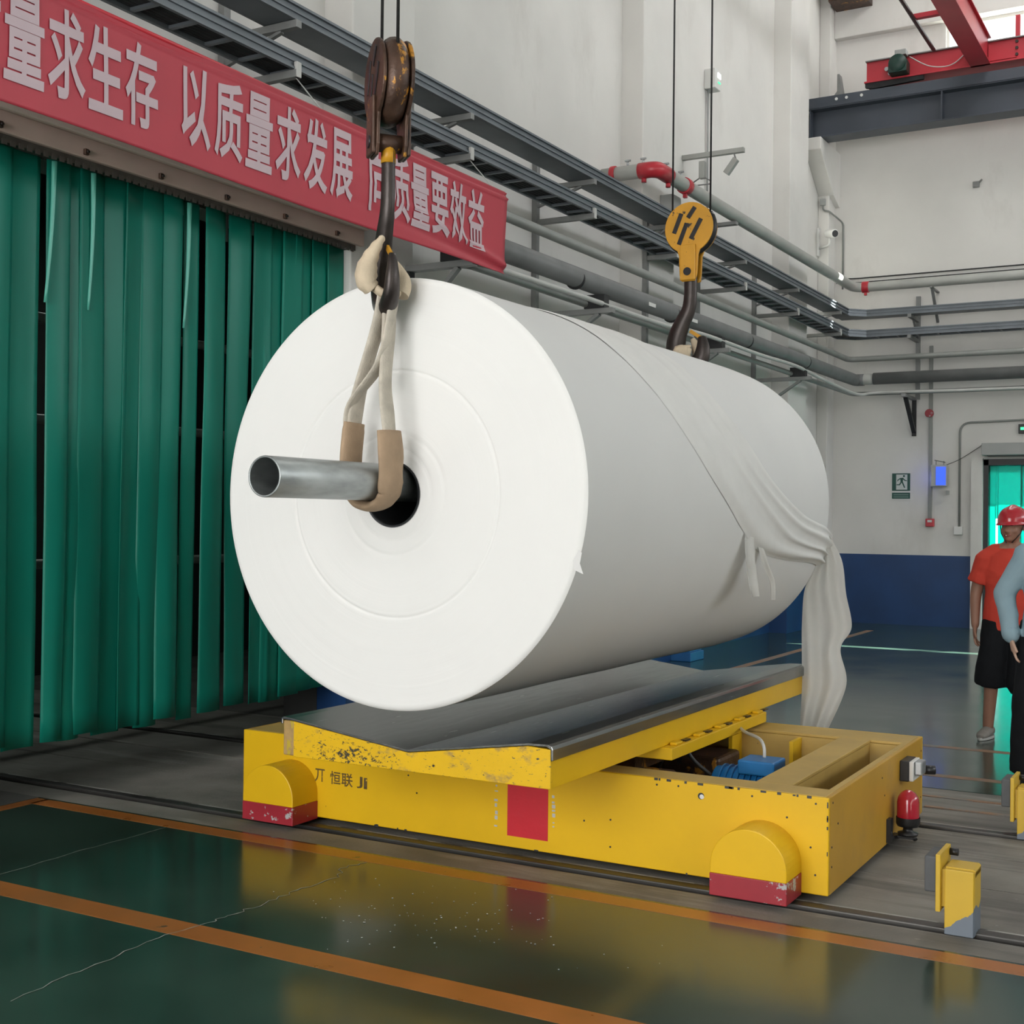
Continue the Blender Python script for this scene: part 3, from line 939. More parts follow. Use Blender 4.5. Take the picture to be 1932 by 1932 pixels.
    for sgn in (-1, 1):
        p0 = c + d * sgn * (R_ - .035)
        MB().tube([p0, Vector((p0.x, p0.y, 7.62))], .0065, 8).build('wire_rope', 'rope', t)
    return c + zv * -.84


vd1 = math.atan2(4.2, -2.98)
bowl1 = hook_block('brown greasy crane hook seen edge on above the roll face', -2.975, 4.2, 3.455, vd1 + PI + math.radians(14), 'rust')
sling('beige webbing sling on the near end of the shaft', bowl1.x, bowl1.y, bowl1.z, 4.17)
vd2 = math.atan2(7.7, -3.1)
bowl2 = hook_block('round amber crane hook block behind the top of the roll', -3.105, 7.76, 3.60, vd2 - PI / 2 + math.radians(-22), 'yellow')
sling('beige webbing sling on the far end of the shaft', bowl2.x, bowl2.y, bowl2.z, 7.82, False)

# ------------------------------------------------------------------ transfer cart
CY0, CY1, CX0, CX1, CZ0, CZ1 = 5.165, 6.925, -4.544, -1.447, .03, .428
cart = thing('transfer_cart', 'yellow rail transfer cart under the paper roll', 'cart', ((CX0 + CX1) / 2, (CY0 + CY1) / 2, .0))
T = .018
MB().box(CX0, CX1, CY0, CY0 + T, CZ0, CZ1).build('side_plate', 'yellow', cart, bevel=.004)
MB().box(CX0, CX1, CY1 - T, CY1, CZ0, CZ1).build('side_plate', 'yellow', cart, bevel=.004)
MB().box(CX1 - T, CX1 + .001, CY0 + T, CY1 - T, CZ0, CZ1).build('end_plate', 'yellow_shaded', cart, bevel=.003)
MB().box(CX0 - .001, CX0 + T, CY0 + T, CY1 - T, CZ0, CZ1).build('end_plate', 'yellow_shaded', cart, bevel=.003)
fr = MB()
fr.box(CX0 + T, CX1 - T, CY0 + T, 5.335, CZ1 - .014, CZ1 + .001).box(CX0 + T, CX1 - T, 6.665, CY1 - T, CZ1 - .014, CZ1 + .001)
fr.box(-1.812, -1.653, 5.335, 6.665, CZ1 - .014, CZ1 + .001).box(-1.495, CX1 - T, 5.335, 6.665, CZ1 - .014, CZ1 + .001).box(CX0 + T, -4.40, 5.335, 6.665, CZ1 - .014, CZ1 + .001)
fr.build('top_frame', 'yellow_dusty', cart, bevel=.003)
inn = MB()
inn.box(-1.812, -1.800, 5.335, 6.665, CZ0 + .02, CZ1 - .014).box(-1.665, -1.653, 5.335, 6.665, CZ0 + .02, CZ1 - .014)
inn.box(CX0 + T, CX1 - T, CY0 + T, CY1 - T, CZ0 + .01, CZ0 + .02)
inn.box(CX0 + T, CX1 - T, 6.650, 6.665, CZ0 + .02, CZ1 - .014).box(CX0 + T, CX1 - T, 5.335, 5.35, CZ0 + .02, CZ1 - .014)
inn.build('inner_frame', 'yellow_dusty', cart)
for x in (-2.02, -2.35, -2.9, -3.5):
    MB().box(x - .01, x + .01, 6.50, 6.66, CZ0 + .03, CZ1 - .02).build('stiffener', 'yellow', cart)
MB().prism([(-2.62, .05), (-2.30, .05), (-2.30, .34), (-2.62, .34)], 0, 'xz', 6.2, 6.52).build('gear_housing', 'rust', cart, bevel=.02)
MB().cyl((-2.55, 5.55, .2), (-2.55, 6.6, .2), .05).build('drive_shaft', 'dark_steel', cart)
MB().cyl((-2.62, 5.72, .27), (-2.36, 5.72, .27), .085, 24).build('coupling', 'rust', cart)
# blue motor
mo = MB().cyl((-2.22, 5.95, .25), (-1.90, 5.95, .25), .105, 28).build('motor', 'motor_blue', cart, bevel=.008)
for i in range(9):
    x = -2.18 + i * .03
    MB().lathe([(.104, x), (.118, x), (.118, x + .008), (.104, x + .008)], (0, 5.95, .25), 'x', 28, False).build('cooling_fin', 'motor_blue', mo)
MB().box(-2.08, -1.90, 5.85, 6.03, .345, .412).build('terminal_box', 'motor_blue', mo, bevel=.008)
MB().lathe([(.07, -1.9), (.075, -1.87), (.03, -1.85), (.0, -1.85)], (0, 5.95, .25), 'x', 24).build('end_bell', 'motor_blue', mo)
MB().tube(catmull([(-1.99, 5.98, .41), (-2.0, 6.0, .46), (-2.06, 6.10, .48), (-2.2, 6.3, .47), (-2.3, 6.5, .46)], 16), .008, 8).build('power_lead', 'cable_white', mo)
MB().tube(catmull([(-2.21, 5.9, .30), (-2.3, 5.86, .38), (-2.36, 5.84, .46), (-2.45, 5.9, .42), (-2.55, 6.0, .3)], 16), .010, 8).build('power_lead', 'black', mo)
# wheel covers
for (x0, x1, ya, yb) in ((-4.372, -4.052, 4.968, CY0 + .003), (-1.88, -1.558, 4.968, CY0 + .003), (-4.372, -4.052, CY1 - .003, 7.115), (-1.88, -1.558, CY1 - .003, 7.115)):
    rad = (x1 - x0) / 2; cx = (x0 + x1) / 2; zc = .145
    poly = [(x1, .112), (x1, zc)] + [(cx + rad * math.cos(a), zc + rad * math.sin(a)) for a in [PI * i / 24 for i in range(1, 24)]] + [(x0, zc), (x0, .112)]
    cv = MB().prism(poly, 0, 'xz', ya, yb).build('wheel_cover', 'yellow', cart, bevel=.004)
    MB().box(x0 - .001, x1 + .001, ya - .0012, yb, .022, .1125).build('red_skirt', 'red_band', cv, bevel=.003)
    yw = 5.10 if ya < 5.5 else 6.78
    if ya < 5.5:
        MB().cyl((cx, yw - .03, .118), (cx, yw + .03, .118), .11, 28).build('wheel', 'dark_steel', cv)
# red sticker, lettering, lifting hole, bolts
MB().box(-2.945, -2.733, CY0 - .0025, CY0 + .001, .083, .335).build('red_sticker', 'red_sticker', cart)
for (xx, z0, z1) in ((-3.01, .10, .33), (-2.71, .14, .30)):
    for i in range(7):
        z = z0 + (z1 - z0) * (i + random.random() * .6) / 7
        MB().box(xx + random.uniform(-.008, .004), xx + random.uniform(.008, .014), CY0 - .0015, CY0, z, z + random.uniform(.004, .018)).build('tape_residue', 'cable_white', cart)
dark_print = mat('worn_brown_stencil', (.10, .06, .015), .6, var=.3, scale=30, stain=[(Y_BASE, 22, .60, .05, (1, 1, 1))])
for (ch, x, w, h, z) in (('丌', -4.07, .062, .066, .243), ('恒', -3.975, .066, .066, .240), ('联', -3.903, .070, .068, .236), ('J', -3.808, .035, .058, .238), ('I', -3.765, .020, .055, .238)):
    vs, fs = text_mesh(ch, .012)
    x0 = min(v.x for v in vs); x1 = max(v.x for v in vs); z0 = min(v.y for v in vs); z1 = max(v.y for v in vs)
    MB().add([(x + (v.x - x0) / (x1 - x0) * w, CY0 - .0008, z - .034 + (v.y - z0) / (z1 - z0) * h) for v in vs], fs).build('stencil_character', dark_print, cart)
MB().cyl((-1.996, CY0 - .003, .374), (-1.996, CY0 + .004, .374), .014, 20).build('lifting_hole', 'black', cart)
MB().cyl((-1.992, CY0 - .004, .372), (-1.992, CY0 + .004, .372), .010, 20).build('hole_plug', 'white_plastic', cart)
for (x, z) in ((-2.55, .20), (-2.42, .22), (-2.42, .10), (-2.2, .40), (-1.62, .33), (-1.52, .22), (-1.5, .11), (-3.5, .30), (-3.45, .22), (-1.5, .40), (-1.77, .40), (-2.1, .405), (-2.62, .40)):
    MB().cyl((x, CY0 - .002, z), (x, CY0 + .001, z), .0045, 8).build('bolt', 'black', cart)
for (y, z) in ((5.21, .22), (5.21, .14), (5.3, .30), (6.05, .36), (6.1, .27), (6.7, .30), (6.88, .36), (6.88, .24), (6.88, .12), (5.22, .40)):
    MB().cyl((CX1 - .001, y, z), (CX1 + .003, y, z), .0045, 8).build('bolt', 'black', cart)
for i in range(26):
    if i < 14:
        x, z, w_, h_ = random.uniform(-2.25, -1.5), CZ1 - .004, random.uniform(.004, .016), random.uniform(.003, .006)
    elif i < 20:
        x, z, w_, h_ = CX1 - .004, random.uniform(.05, .41), random.uniform(.002, .004), random.uniform(.004, .010)
    else:
        x, z, w_, h_ = random.uniform(-3.9, -2.0), CZ0 + .003, random.uniform(.004, .014), random.uniform(.003, .008)
    MB().box(x - w_, x + w_ * .6, CY0 - .0012, CY0 + .001, z - h_, z + h_).build('paint_chip', 'dark_core', cart)
# warning beacon, switch box, sweep arm on the end plate
be = MB().lathe([(.0, .018), (.045, .018), (.048, .03), (.024, .036), (.022, .058), (.050, .062), (.056, .075), (.056, .105)], (CX1 + .072, 6.27, .04), 'z', 28).build('beacon_base', 'black', cart)
MB().lathe([(.052, .105), (.052, .175), (.047, .200), (.034, .220), (.016, .231), (.001, .234)], (CX1 + .072, 6.27, .04), 'z', 28).build('beacon_lens', 'beacon_red', be)
MB().box(CX1, CX1 + .10, 6.24, 6.30, .045, .056).build('beacon_bracket', 'black', be)
sw = MB().box(CX1, CX1 + .045, 6.40, 6.56, .285, .385).build('switch_box', 'black', cart, bevel=.005)
MB().box(CX1 + .045, CX1 + .065, 6.405, 6.555, .287, .383).build('switch_cover', 'white_plastic', sw, bevel=.004)
MB().box(CX1 + .065, CX1 + .10, 6.43, 6.53, .315, .38).build('switch_head', 'galv', sw, bevel=.006)
MB().cyl((CX1 + .09, 6.55, .325), (CX1 + .135, 6.57, .325), .022, 14).build('switch_knob', 'black', sw)
MB().tube(fillet([(CX1 + .01, 6.16, .09), (CX1 + .012, 6.2, .05), (CX1 + .06, 6.42, .035), (CX1 + .08, 6.40, .008)], .02), .011, 8).build('sweep_arm', 'black', cart)
MB().box(CX1, CX1 + .02, 6.14, 6.19, .04, .15).build('sweep_bracket', 'black', cart)

# V cradle on the cart
TY0, TY1 = 4.40, 7.74
cr = MB()
cr.prism([(-3.588, .50), (-2.32, .50), (-2.32, .655), (-2.42, .66), (-2.985, .578), (-3.588, .655)], 0, 'xz', TY0, TY0 + .02)
cradle = cr.build('cradle', 'yellow_scuffed', cart, bevel=.003, label='yellow V-shaped cradle with a steel top')
MB().prism([(-3.588, .50), (-2.322, .50), (-2.322, .652), (-2.42, .657), (-2.985, .575), (-3.588, .652)], 0, 'xz', TY0 + .0205, TY1).build('cradle_beam', 'yellow', cradle, bevel=.003)
MB().box(-3.648, -3.589, TY0 + .004, TY1 - .02, .503, .655).build('edge_tube', 'tan_worn', cradle, bevel=.006)
st = MB()
top = [(-2.308, .612), (-2.308, .655), (-2.314, .668), (-2.33, .674), (-2.42, .672), (-2.985, .590), (-3.60, .668), (-3.64, .672), (-3.655, .665), (-3.655, .64)]
bot = [(-3.645, .64), (-3.645, .66), (-3.60, .658), (-2.985, .580), (-2.42, .662), (-2.335, .664), (-2.318, .655), (-2.318, .612)]
st.prism(top[::-1] + bot[::-1], 0, 'xz', TY0 - .004, TY1 + .004)
st.build('steel_top', 'steel', cradle, bevel=.002)
MB().box(-3.60, -2.27, 5.50, 6.85, .443, .499).build('swivel_plate', 'yellow', cradle, bevel=.004)
for i in range(5):
    y = 5.58 + i * .29
    MB().box(-2.315, -2.28, y, y + .08, .499, .512).build('plate_lug', 'yellow', cradle, bevel=.004)
    MB().box(-2.312, -2.285, y + .13, y + .19, .499, .506).build('plate_lug', 'dark_steel', cradle)
MB().box(-3.3, -2.5, 5.6, 6.5, .35, .443).build('swivel_base', 'rust', cradle)

# ------------------------------------------------------------------ buffer stops
def buffer_stop(x, y, label):
    t = thing('buffer_stop', label, 'buffer stop', (x, y, 0), 'buffer stops at the rail ends')
    MB().box(x - .05, x + .055, y - .012, y, 0, .245).build('front_plate', 'post', t, bevel=.003)
    MB().box(x + .045, x + .057, y, y + .13, 0, .24).build('side_plate', 'post', t, bevel=.003)
    MB().box(x - .05, x - .038, y, y + .13, 0, .24).build('side_plate', 'post', t, bevel=.003)
    MB().prism([(x - .05, .232), (x + .045, .232), (x + .057, .222), (x + .057, .243), (x + .05, .25), (x - .05, .25)], 0, 'xz', y + .012, y + .13).build('cap_plate', 'post', t)
    MB().box(x - .080, x - .062, y - .03, y + .17, .085, .30).build('pad_plate', 'post', t, bevel=.003)
    MB().box(x - .062, x - .05, y + .0, y + .13, .10, .24).build('spacer', 'post', t)
    MB().box(x - .125, x - .081, y - .01, y + .16, .15, .285).build('rubber_pad', 'rubber', t, bevel=.006)
    MB().cyl((x - .062, y + .15, .275), (x - .03, y + .15, .275), .014, 10).build('bolt', 'black', t)
    MB().cyl((x - .062, y + .15, .14), (x - .03, y + .15, .14), .014, 10).build('bolt', 'black', t)
    return t


b1 = buffer_stop(-.915, 5.035, 'yellow buffer stop with flaking paint on the nearer rail')
copy_tree(b1, (-.90, 6.73, 0), 'yellow buffer stop at the right edge on the farther rail')

# ------------------------------------------------------------------ lintel, strip curtain
LX = -5.42
lt = thing('curtain_lintel', 'pinkish painted lintel beam over the green strip curtain', 'beam', (LX, 5.1, 3.46))
MB().box(LX - .10, LX, 2.2, 7.37, 3.465, 3.575).build('beam_face', 'lintel', lt, bevel=.004)
MB().box(LX - .12, LX + .03, 2.2, 7.385, 3.576, 3.612).build('top_lip', 'lintel_lip', lt, bevel=.008)
for i in range(7):
    y = 4.28 + i * .55
    MB().box(LX - .001, LX + .018, y, y + .028, 3.478, 3.512).build('bolt_lug', 'rust', lt, bevel=.004)
    MB().cyl((LX + .018, y + .014, 3.495), (LX + .03, y + .014, 3.495), .008, 8).build('bolt', 'dark_steel', lt)

CXP = -5.50
cu = thing('strip_curtain', 'dark green plastic strip curtain in the side doorway', 'curtain', (CXP, 5.0, .34))
hr = MB().box(CXP - .03, CXP + .055, 2.3, 7.30, 3.425, 3.463).build('hanger_rail', 'hanger', cu)
y = 3.6
hm = None
while y < 7.28:
    if hm is None:
        o = MB().box(CXP + .055, CXP + .062, y, y + .03, 3.412, 3.44).build('hook_tooth', 'hanger', hr)
        hm = o.data; first = Vector(o.location); y0h = y
    else:
        o = bpy.data.objects.new('hook_tooth', hm); COL.objects.link(o); o.parent = hr; o.location = first + Vector((0, y - y0h, 0))
    y += .052
segs = []
yy = 2.45
edges = [(3.55, 3.82), (3.78, 4.06), (4.02, 4.30), (4.26, 4.44), (4.42, 4.625), (4.665, 4.80), (4.78, 4.93), (4.87, 5.06), (5.02, 5.22), (5.19, 5.36), (5.33, 5.50), (5.47, 5.635), (5.672, 5.795), (5.832, 6.03),
         (6.07, 6.25), (6.288, 6.47), (6.40, 6.61), (6.57, 6.78), (6.70, 6.93), (6.88, 7.09), (7.03, 7.26)]
edges = [(2.45 + .25 * i, 2.72 + .25 * i) for i in range(4)] + [(3.42, 3.6)] + edges
rs = random.Random(3)
for i, (a, b) in enumerate(edges):
    lay = (.0 if i % 2 else .012)
    zb = .345 + rs.uniform(-.02, .02) + (.03 if a > 6.6 else 0)
    if 2.9 < a < 4.7:
        zb -= .01
    tw = rs.uniform(-.03, .03)
    rows = []
    n, q = 26, 9
    ph = rs.uniform(0, 6)
    bow = rs.uniform(.004, .026) * (1 if rs.random() < .7 else -1)
    for u in range(n + 1):
        t = u / n
        z = 3.43 + (zb - 3.43) * t
        row = []
        for v in range(q + 1):
            s_ = v / q
            yy = a + (b - a) * s_ - .09 * t * (a - 4.4) * .02 - .012 * t
            xx = CXP + lay + bow * (1 - (2 * s_ - 1) ** 2) * (.35 + .65 * t) + tw * (s_ - .5) * (1.2 - t) + .006 * math.sin(t * 5 + ph)
            xx += .008 * N3(t * 3, s_ * 1.5, i * 3.1)
            if i in (10, 17, 12 + 5) and s_ > .7:
                xx += .0
            row.append((xx, yy, z))
        rows.append(row)
    MB().grid(rows).build('strip', 'pvc', cu, solid=.003)
# folded strip edges near the rail, their highlight painted in as paler green
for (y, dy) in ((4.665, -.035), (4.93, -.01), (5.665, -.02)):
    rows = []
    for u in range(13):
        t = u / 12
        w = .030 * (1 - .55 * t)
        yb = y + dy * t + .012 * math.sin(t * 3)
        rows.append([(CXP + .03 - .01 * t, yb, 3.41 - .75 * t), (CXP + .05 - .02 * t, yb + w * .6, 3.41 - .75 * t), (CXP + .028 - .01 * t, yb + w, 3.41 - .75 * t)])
    MB().grid(rows).build('folded_edge', 'pvc_highlight', cu, solid=.002)

# grey guard rail glimpsed through the gaps of the curtain
gr = thing('guard_rail', 'grey pipe guard rail glimpsed through gaps in the curtain', 'railing', (-7.2, 6.5, 0))
for z in (2.9, 2.2, 1.2):
    MB().tube([(-7.2, 3.2, z), (-7.2, 11.5, z)], .035, 10).build('rail_pipe', 'pipe', gr)
for y in (3.6, 5.4, 7.2, 9.0, 10.8):
    MB().tube([(-7.2, y, 0), (-7.2, y, 2.95)], .03, 10).build('post', 'pipe', gr)

# ------------------------------------------------------------------ banner
BX, BY0, BY1, BZ0, BZ1 = -4.85, 3.05, 8.39, 3.39, 4.006


def bfold(y, z):
    t = (z - BZ0) / (BZ1 - BZ0)
    s_ = .010 * N3(y * .9, z * 2.0, 3) + .006 * math.sin(y * 2.2 + z * 5)
    s_ += -.018 * math.exp(-((t - .97) / .025) ** 2) + .012 * math.exp(-((t - .925) / .014) ** 2)
    near = max(0, 1 - (BY1 - y) / 2.2)
    s_ += near * (.020 * math.exp(-((t - .10 - .22 * (BY1 - y)) / .045) ** 2) - .020 * math.exp(-((t - .04 - .10 * (BY1 - y)) / .04) ** 2))
    s_ += .05 * max(0, .12 - t) * max(0, (y - 6) / 2.4)
    return BX + s_


bn = thing('banner', 'long red slogan banner with pale Chinese characters', 'banner', (BX, 5.7, BZ0))
rows = []
for i in range(41):
    z = BZ0 + (BZ1 - BZ0) * i / 40
    row = []
    for j in range(121):
        y = BY0 + (BY1 - BY0) * j / 120
        zz = z + .006 * math.sin((y - BY0) * 1.3) * (1 - i / 40) + .004 * (1 - i / 40)
        row.append((bfold(y, z), y, zz))
    rows.append(row)
MB().grid(rows).build('cloth', 'banner', bn, solid=.003)
MB().tube([(BX - .02, BY0, BZ1 + .004), (BX - .02, BY1, BZ1 + .004)], .012, 8).build('top_cord', 'red_paint', bn)
for y in (6.19, 8.24):
    MB().tube([(BX - .02, y, BZ1), (-5.12, y, 4.29)], .004, 6).build('tie', 'cable_white', bn)
starts = [3.37, 3.612, 3.855, 4.098, 4.338, 4.578, 4.969, 5.222, 5.470, 5.722, 5.975, 6.228, 6.613, 6.860, 7.100, 7.350, 7.598, 7.846]
for ch, y in zip('以质量求生存以质量求发展向质量要效益', starts):
    vs, fs = text_mesh(ch, .020)
    x0 = min(v.x for v in vs); x1 = max(v.x for v in vs); z0 = min(v.y for v in vs); z1 = max(v.y for v in vs)
    h = .43; zl = 3.502; w = .222 * min(1, (x1 - x0) / .93)
    # cut the glyph into a fine net so it follows the folds of the cloth
    bm = bmesh.new()
    bv = [bm.verts.new((y + (.222 - w) / 2 + (v.x - x0) / (x1 - x0) * w, zl + (v.y - z0) / (z1 - z0) * h, 0)) for v in vs]
    for f in fs:
        try:
            bm.faces.new([bv[i] for i in f])
        except ValueError:
            pass
    bmesh.ops.triangulate(bm, faces=bm.faces[:])
    for kz in range(1, 14):
        zc_ = zl + h * kz / 14
        bmesh.ops.bisect_plane(bm, geom=bm.verts[:] + bm.edges[:] + bm.faces[:], plane_co=(0, zc_, 0), plane_no=(0, 1, 0))
    bm.verts.index_update()
    V = [(bfold(v.co.x, v.co.y) + .0075, v.co.x, v.co.y) for v in bm.verts]
    Fc = [[v.index for v in f.verts] for f in bm.faces]
    bm.free()
    MB().add(V, Fc).build('character', 'letters', bn)

# ------------------------------------------------------------------ cable trays round the corner
CT = 19.2


def tray(name, label, z0, z1, ladder):
    t = thing(name, label, 'cable tray', (-5.2, 12, z0), 'cable trays along the walls')
    for (xo, yo) in ((-5.10, CT), (-5.31, CT + .21)):
        m_ = MB()
        front = xo > -5.2
        sgn = 1 if front else -1
        # leg along the side wall, chamfered corner, leg along the end wall
        pts = [(xo, -2), (xo, yo - .22), (xo + .22, yo), (9.5, yo)]
        P = [Vector((a, b, 0)) for a, b in pts]
        for (o0, za, zb) in ((.0, z0, z1), (.012, z1 - .016, z1), (.012, z0, z0 + .014), (.006, (z0 + z1) / 2 - .006, (z0 + z1) / 2 + .006)):
            for a, b in zip(P[:-1], P[1:]):
                d = (b - a).normalized(); nn = Vector((d.y, -d.x, 0))
                off = nn * (o0 * sgn)
                m_.bar(a + off - d * .004 + Vector((0, 0, (za + zb) / 2)), b + off + d * .004 + Vector((0, 0, (za + zb) / 2)), .008 if o0 == 0 else .020, zb - za)
        m_.build('side_rail', 'tray', t)
    if ladder:
        rm = None
        for i in range(55):
            y = 3.3 + i * .29
            if y > CT - .3:
                break
            if rm is None:
                o = MB().box(-5.305, -5.105, y, y + .03, z0 + .004, z0 + .022).build('rung', 'tray', t); rm = o.data; l0 = Vector(o.location); yf = y
            else:
                o = bpy.data.objects.new('rung', rm); COL.objects.link(o); o.parent = t; o.location = l0 + Vector((0, y - yf, 0))
        rm2 = None
        for i in range(12):
            x = -4.75 + i * .29
            if rm2 is None:
                o = MB().box(x, x + .03, CT + .005, CT + .205, z0 + .004, z0 + .022).build('rung', 'tray', t); rm2 = o.data; l0 = Vector(o.location); xf = x
            else:
                o = bpy.data.objects.new('rung', rm2); COL.objects.link(o); o.parent = t; o.location = l0 + Vector((x - xf, 0, 0))
        for i in range(6):
            o_ = .02 + i * .034
            MB().tube(fillet([(-5.11 - o_, -2, z0 + .040), (-5.11 - o_, CT + o_, z0 + .040), (9.5, CT + o_, z0 + .040)], .2), .0165, 8).build('cable', 'tray_dark', t)
    else:
        MB().box(-5.305, -5.105, -2, CT - .2, z0, z0 + .004).build('bottom_plate', 'tray', t)
        MB().prism([(-5.105, CT - .21), (-4.88, CT + .005), (-4.88, CT + .205), (-5.305, CT + .2), (-5.305, CT - .21)], 0, 'xy', z0, z0 + .004).build('bottom_plate', 'tray', t)
        MB().box(-4.88, 9.5, CT + .005, CT + .205, z0, z0 + .004).build('bottom_plate', 'tray', t)
    return t


tray('cable_tray', 'upper grey solid cable tray running round the corner of the hall', 4.607, 4.712, False)
tray('cable_tray', 'lower grey ladder cable tray filled with black cables', 4.300, 4.408, True)

# tray brackets on the side wall
ordn = ['above the middle of the banner', 'above the right end of the banner', 'between the banner and the amber hook block', 'directly behind the amber hook block', 'first right of the amber hook block', 'second right of the amber hook block', 'nearest the corner of the hall']
for i, y in enumerate((6.19, 8.24, 10.36, 12.30, 14.40, 16.45, 18.5)):
    wallx = -5.45 if (7.25 < y < 8.03 or 12.26 < y < 13.13) else XL
    lab = 'grey steel tray bracket on the side wall, ' + ordn[i]
    t = thing('tray_bracket', lab, 'bracket', (-5.4, y, 4.2), 'tray brackets on the side wall')
    MB().box(wallx, wallx + .05, y - .03, y + .03, 3.30, 4.86).build('post', 'bracket', t)
    MB().box(wallx + .05, -5.065, y - .025, y + .025, 4.25, 4.298).build('arm', 'bracket', t, bevel=.003)
    MB().box(-5.085, -5.06, y - .022, y + .022, 4.25, 4.345).build('arm_tip', 'cable_white', t, bevel=.003)
    MB().box(wallx + .05, -5.065, y - .025, y + .025, 4.557, 4.605).build('arm', 'bracket', t, bevel=.003)
    MB().bar((wallx + .05, y, 4.42), (-5.2, y, 4.556), .03, .02).build('brace', 'bracket', t)
# brackets on the end wall
for i, (x, lab) in enumerate(((-4.25, 'nearest the corner'), (-2.2, 'right of the alarm pipe'))):
    t = thing('tray_bracket', 'grey steel tray bracket on the end wall, ' + lab, 'bracket', (x, 19.6, 4.2), 'tray brackets on the end wall')
    MB().box(x - .03, x + .03, YB - .05, YB, 3.4, 4.95).build('post', 'bracket', t)
    MB().box(x - .025, x + .025, CT - .04, YB - .05, 4.25, 4.298).build('arm', 'bracket', t)
    MB().box(x - .025, x + .025, CT - .04, YB - .05, 4.557, 4.605).build('arm', 'bracket', t)
    MB().bar((x, YB - .05, 4.30), (x, CT + .25, 4.556), .03, .02).build('brace', 'bracket', t)

# ------------------------------------------------------------------ pipes
pr = thing('pipe', 'light grey overhead pipe with red couplings', 'pipe', (-5.1, 15, 4.97))
PZ = 5.055
path = fillet([(XL, 11.82, PZ), (-5.1, 11.82, PZ), (-5.1, 19.33, PZ + .02), (9.5, 19.33, PZ + .02)], .20)
MB().tube(path, .072, 20).build('pipe_run', 'pipe_light', pr)
el = fillet([(-5.29, 11.82, PZ), (-5.1, 11.82, PZ), (-5.1, 12.12, PZ)], .20)
MB().tube(el, .080, 20).build('red_elbow', 'red_paint', pr)
for (a, b) in (((-5.6, 11.82, PZ), (-5.545, 11.82, PZ)), ((-5.1, 12.52, PZ), (-5.1, 12.62, PZ)), ((-4.98, 19.33, PZ + .02), (-4.88, 19.33, PZ + .02))):
    o = MB().cyl(a, b, .086, 20).build('red_coupling', 'red_paint', pr, bevel=.006)
    av = (Vector(a) + Vector(b)) / 2
    MB().box(av.x - .02, av.x + .02, av.y - .02, av.y + .02, av.z - .125, av.z - .08).build('coupling_bolt', 'red_paint', o, bevel=.004)
for y in (11.9, 12.05):
    MB().cyl((-5.24 if y < 12 else -5.1, y - (.08 if y < 12 else -.06), PZ - .12), (-5.24 if y < 12 else -5.1, y - (.08 if y < 12 else -.06), PZ - .07), .025, 10).build('coupling_bolt', 'red_paint', pr)
for (x, y) in ((-5.42, 11.82), (-5.25, 11.82), (-5.12, 12.1), (-5.1, 12.45)):
    MB().tube([(x, y, PZ + .06), (x, y, PZ + .13)], .012, 8).build('clamp_stud', 'galv', pr)
    MB().box(x - .03, x + .03, y - .012, y + .012, PZ + .115, PZ + .13).build('clamp_bar', 'galv', pr)
MB().box(-5.66, -5.05, 13.98, 14.06, PZ - .115, PZ - .078).build('support_bar', 'bracket', pr)
MB().box(-5.45, -5.30, 12.72, 12.95, PZ - .25, PZ - .02).build('wall_box', 'grey_plastic', pr, bevel=.006)
MB().bar((-3.97, YB, 4.55), (-3.97, 19.36, PZ - .06), .04, .03).build('support_strut', 'bracket', pr)
MB().box(-3.99, -3.95, 19.28, YB, PZ - .07, PZ - .05).build('support_bar', 'bracket', pr)

p2 = thing('pipe', 'thin grey pipe under the ladder tray', 'pipe', (-5.15, 12, 3.92))
MB().tube(fillet([(-5.15, -2, 3.965), (-5.15, 19.25, 3.985), (9.5, 19.25, 4.0)], .15), .042, 16).build('pipe_run', 'pipe', p2)
p3 = thing('pipe', 'thick dark grey lagged pipe with small white tags', 'pipe', (-5.03, 12, 3.53))
MB().tube(fillet([(-5.03, -2, 3.62), (-5.03, 19.17, 3.665), (-4.9, 19.17, 3.665)], .08), .088, 24).build('pipe_run', 'lag', p3)
MB().tube([(-4.76, 19.17, 3.675), (9.5, 19.17, 3.675)], .088, 24).build('pipe_run', 'lag', p3)
MB().tube(fillet([(-5.03, 19.0, 3.665), (-5.03, 19.17, 3.665), (-4.74, 19.17, 3.672)], .1), .080, 20).build('pale_elbow', 'pipe_light', p3)
for y in (9.9, 12.05, 14.3, 16.6):
    MB().cyl((-5.03, y, 3.625 + (y - 9) * .004), (-5.03, y + .02, 3.625 + (y - 9) * .004), .0925, 24).build('joint_band', 'tray_dark', p3)
for y in (12.4, 11.3):
    MB().box(-4.947, -4.942, y, y + .16, 3.60, 3.635).build('white_tag', 'white_plastic', p3)
p4 = thing('pipe', 'small grey pipe running below the lagged pipe', 'pipe', (-5.1, 12, 3.44))
MB().tube(fillet([(XL + .01, 8.25, 3.475), (-5.12, 8.25, 3.475), (-5.12, 19.35, 3.475), (9.5, 19.35, 3.475)], .1), .032, 14).build('pipe_run', 'pipe', p4)
cb = MB().tube(catmull([(XL + .01, 8.12, 3.46), (-5.3, 8.16, 3.46), (-5.02, 8.24, 3.458), (-4.95, 8.57, 3.456), (-4.95, 9.9, 3.466), (-4.95, 11.647, 3.467), (-4.95, 12.789, 3.511), (-4.95, 14.5, 3.508), (-4.95, 15.938, 3.528), (-4.95, 16.998, 3.486), (-4.95, 18.468, 3.435), (-4.9, 19.0, 3.43), (-4.75, 19.12, 3.46), (-4.2, 19.14, 3.46), (-2.6, 19.14, 3.45), (3, 19.14, 3.45), (9.5, 19.14, 3.45)], 160), .022, 12).build('sagging_cable', 'cable_white')
tag(cb, 'pale grey cable sagging along below the pipes', 'cable')
